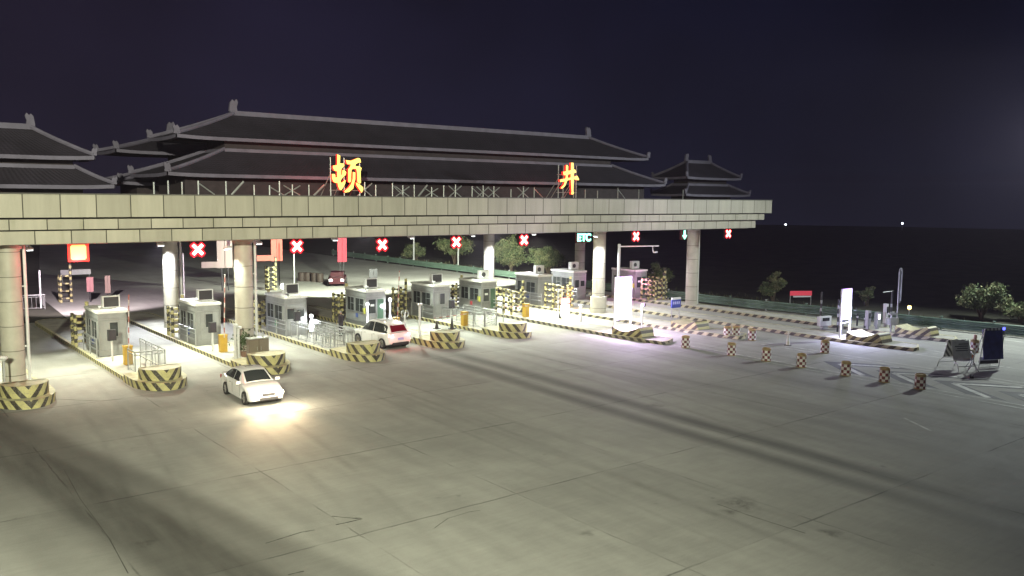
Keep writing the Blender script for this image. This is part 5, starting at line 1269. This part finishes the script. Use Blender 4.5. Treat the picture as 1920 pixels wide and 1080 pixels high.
# ------------------------------------------------------------ trees and shrubs
bark = mat('bark', (.10, .075, .05), .9, noise=.3)
leaf_mats = [mat('leaf_a', (.13, .17, .07), .7, noise=.35, nscale=1.5), mat('leaf_b', (.22, .23, .11), .7, noise=.35, nscale=1.5), mat('leaf_c', (.07, .10, .04), .7, noise=.35, nscale=1.5)]
def tree(lbl, x, y, h, cw, seed, nleaf=5200, lean=.0, name='tree', dens=1., ls=.13, z=-.06, low=.15, cat='tree'):
    rg = random.Random(seed); t = thing(name, lbl, cat, (x, y, z), 0, 'trees and shrubs beyond the guardrail')
    mb = MB(); tips = []
    nb = 5+int(cw)
    for i in range(nb):
        a = i/nb*6.283+rg.uniform(-.3, .3); rr = cw/2*rg.uniform(.35, .95); zt_ = h*(rg.uniform(.45, .96) if rr < cw*.3 else rg.uniform(.35, .75))
        p0 = Vector((rg.uniform(-.1, .1), rg.uniform(-.1, .1), 0)); p3 = Vector((math.cos(a)*rr, math.sin(a)*rr, zt_)); pm = p0.lerp(p3, .45)+Vector((0, 0, h*.1))-Vector((p3.x, p3.y, 0))*.15
        mb.tube([p0, pm, p3], .05+h*.012, 6, r2=.012); tips += [pm.lerp(p3, f) for f in (.25, .5, .75, 1.0)]
        for k in range(3):
            q = pm.lerp(p3, rg.uniform(.2, .9)); e2 = q+Vector((rg.gauss(0, 1), rg.gauss(0, 1), rg.uniform(-.1, .9))).normalized()*cw*.2
            mb.tube([q, e2], .02, 5, r2=.006); tips += [q.lerp(e2, .6), e2, e2]
    mb.build('trunk', bark, t)
    cl = []
    for p in tips: cl.append((p, rg.uniform(.10, .2)*cw*.62, rg.randrange(3)))
    mb = MB()
    for i in range(nleaf):
        p, s_, mi = rg.choice(cl)
        q = p+Vector((rg.gauss(0, 1), rg.gauss(0, 1), rg.gauss(0, .7)))*s_*.62
        if q.z < h*low: continue
        leaf_mesh(mb, q, ls*rg.uniform(.6, 1.3), rg, mi if rg.random() < .8 else rg.randrange(3))
    mb.build('foliage', leaf_mats, t, merge=False)
    return t
tree('bushy tree beyond the guardrail between the two tall poles', 71, 103, 4.6, 5.6, 1, 7000, low=.05)
tree('leafy tree behind the bare middle column, left part of the pair', 70.0, 88.5, 4.3, 5.0, 2, 6000, low=.05)
tree('dim tree right of the middle column, right part of the pair', 71.6, 83.0, 3.9, 4.8, 3, 6000, low=.05)
tree('dark shrub showing between the pink lit booth and the last column', 71.5, 64.0, 2.7, 3.0, 4, 3500, low=.05)
tree('lone green tree beyond the guardrail, right of the last column', 70.0, 48.6, 2.6, 2.7, 5, 4200, low=.25)
tree('pale leafy tree with thin visible trunks at the right edge of the photo', 74.2, 31.5, 2.9, 4.2, 6, 8000, low=.3, ls=.14)
tree('second leafy tree cut by the right frame edge', 73.0, 26.0, 2.6, 3.6, 8, 6500, low=.2, ls=.14)
tree('thin dark sapling far behind the steel boom', 75, 42.0, 1.8, 1.6, 9, 900, low=.2)
tree('low shrub filling in between the two right hand trees', 75.5, 29.0, 1.8, 3.2, 10, 4200, low=.05, name='shrub', cat='shrub')
tree('low shrub behind the guardrail at the lower right edge', 71.5, 24.0, 1.3, 2.6, 11, 3000, low=.05, name='shrub', cat='shrub')
tree('dim low shrub left of the bushy tree', 70, 112, 2.4, 3.6, 12, 2500, low=.05, name='shrub', cat='shrub')
# weeds along the plaza edge: nobody could count them
gr = MB(); rg = random.Random(4)
for i in range(9000):
    yy = rg.uniform(2, 120); xx = 67.2+abs(rg.gauss(0, 2.0))+(0 if yy < 30 else -1.5 if yy > 45 else -.5); h = rg.uniform(.08, .35); a = rg.uniform(0, 3.14); dx, dy = math.cos(a)*.05, math.sin(a)*.05
    gr.face([(xx-dx, yy-dy, -.06), (xx+dx, yy+dy, -.06), (xx+rg.gauss(0, .06), yy+rg.gauss(0, .06), h)])
tag(gr.build('weeds', mat('dry_weed', (.13, .13, .07), .9, noise=.4), merge=False), 'dry weeds and grass behind the guardrail', 'grass', kind='stuff')

# ------------------------------------------------------------ night air
hz = MB(); hz.box((60, 160, 7), (900, 900, 26))
ho = hz.build('haze', [], None); hm = bpy.data.materials.new('night_air'); hm.use_nodes = True; ho.data.materials.append(hm)
hn = hm.node_tree; hn.nodes.remove(hn.nodes['Principled BSDF']); vp = hn.nodes.new('ShaderNodeVolumePrincipled'); vp.inputs['Density'].default_value = HAZE; vp.inputs['Color'].default_value = (.88, .76, 1, 1); vp.inputs['Anisotropy'].default_value = .3
hn.links.new(vp.outputs[0], hn.nodes['Material Output'].inputs['Volume']); tag(ho, kind='stuff')
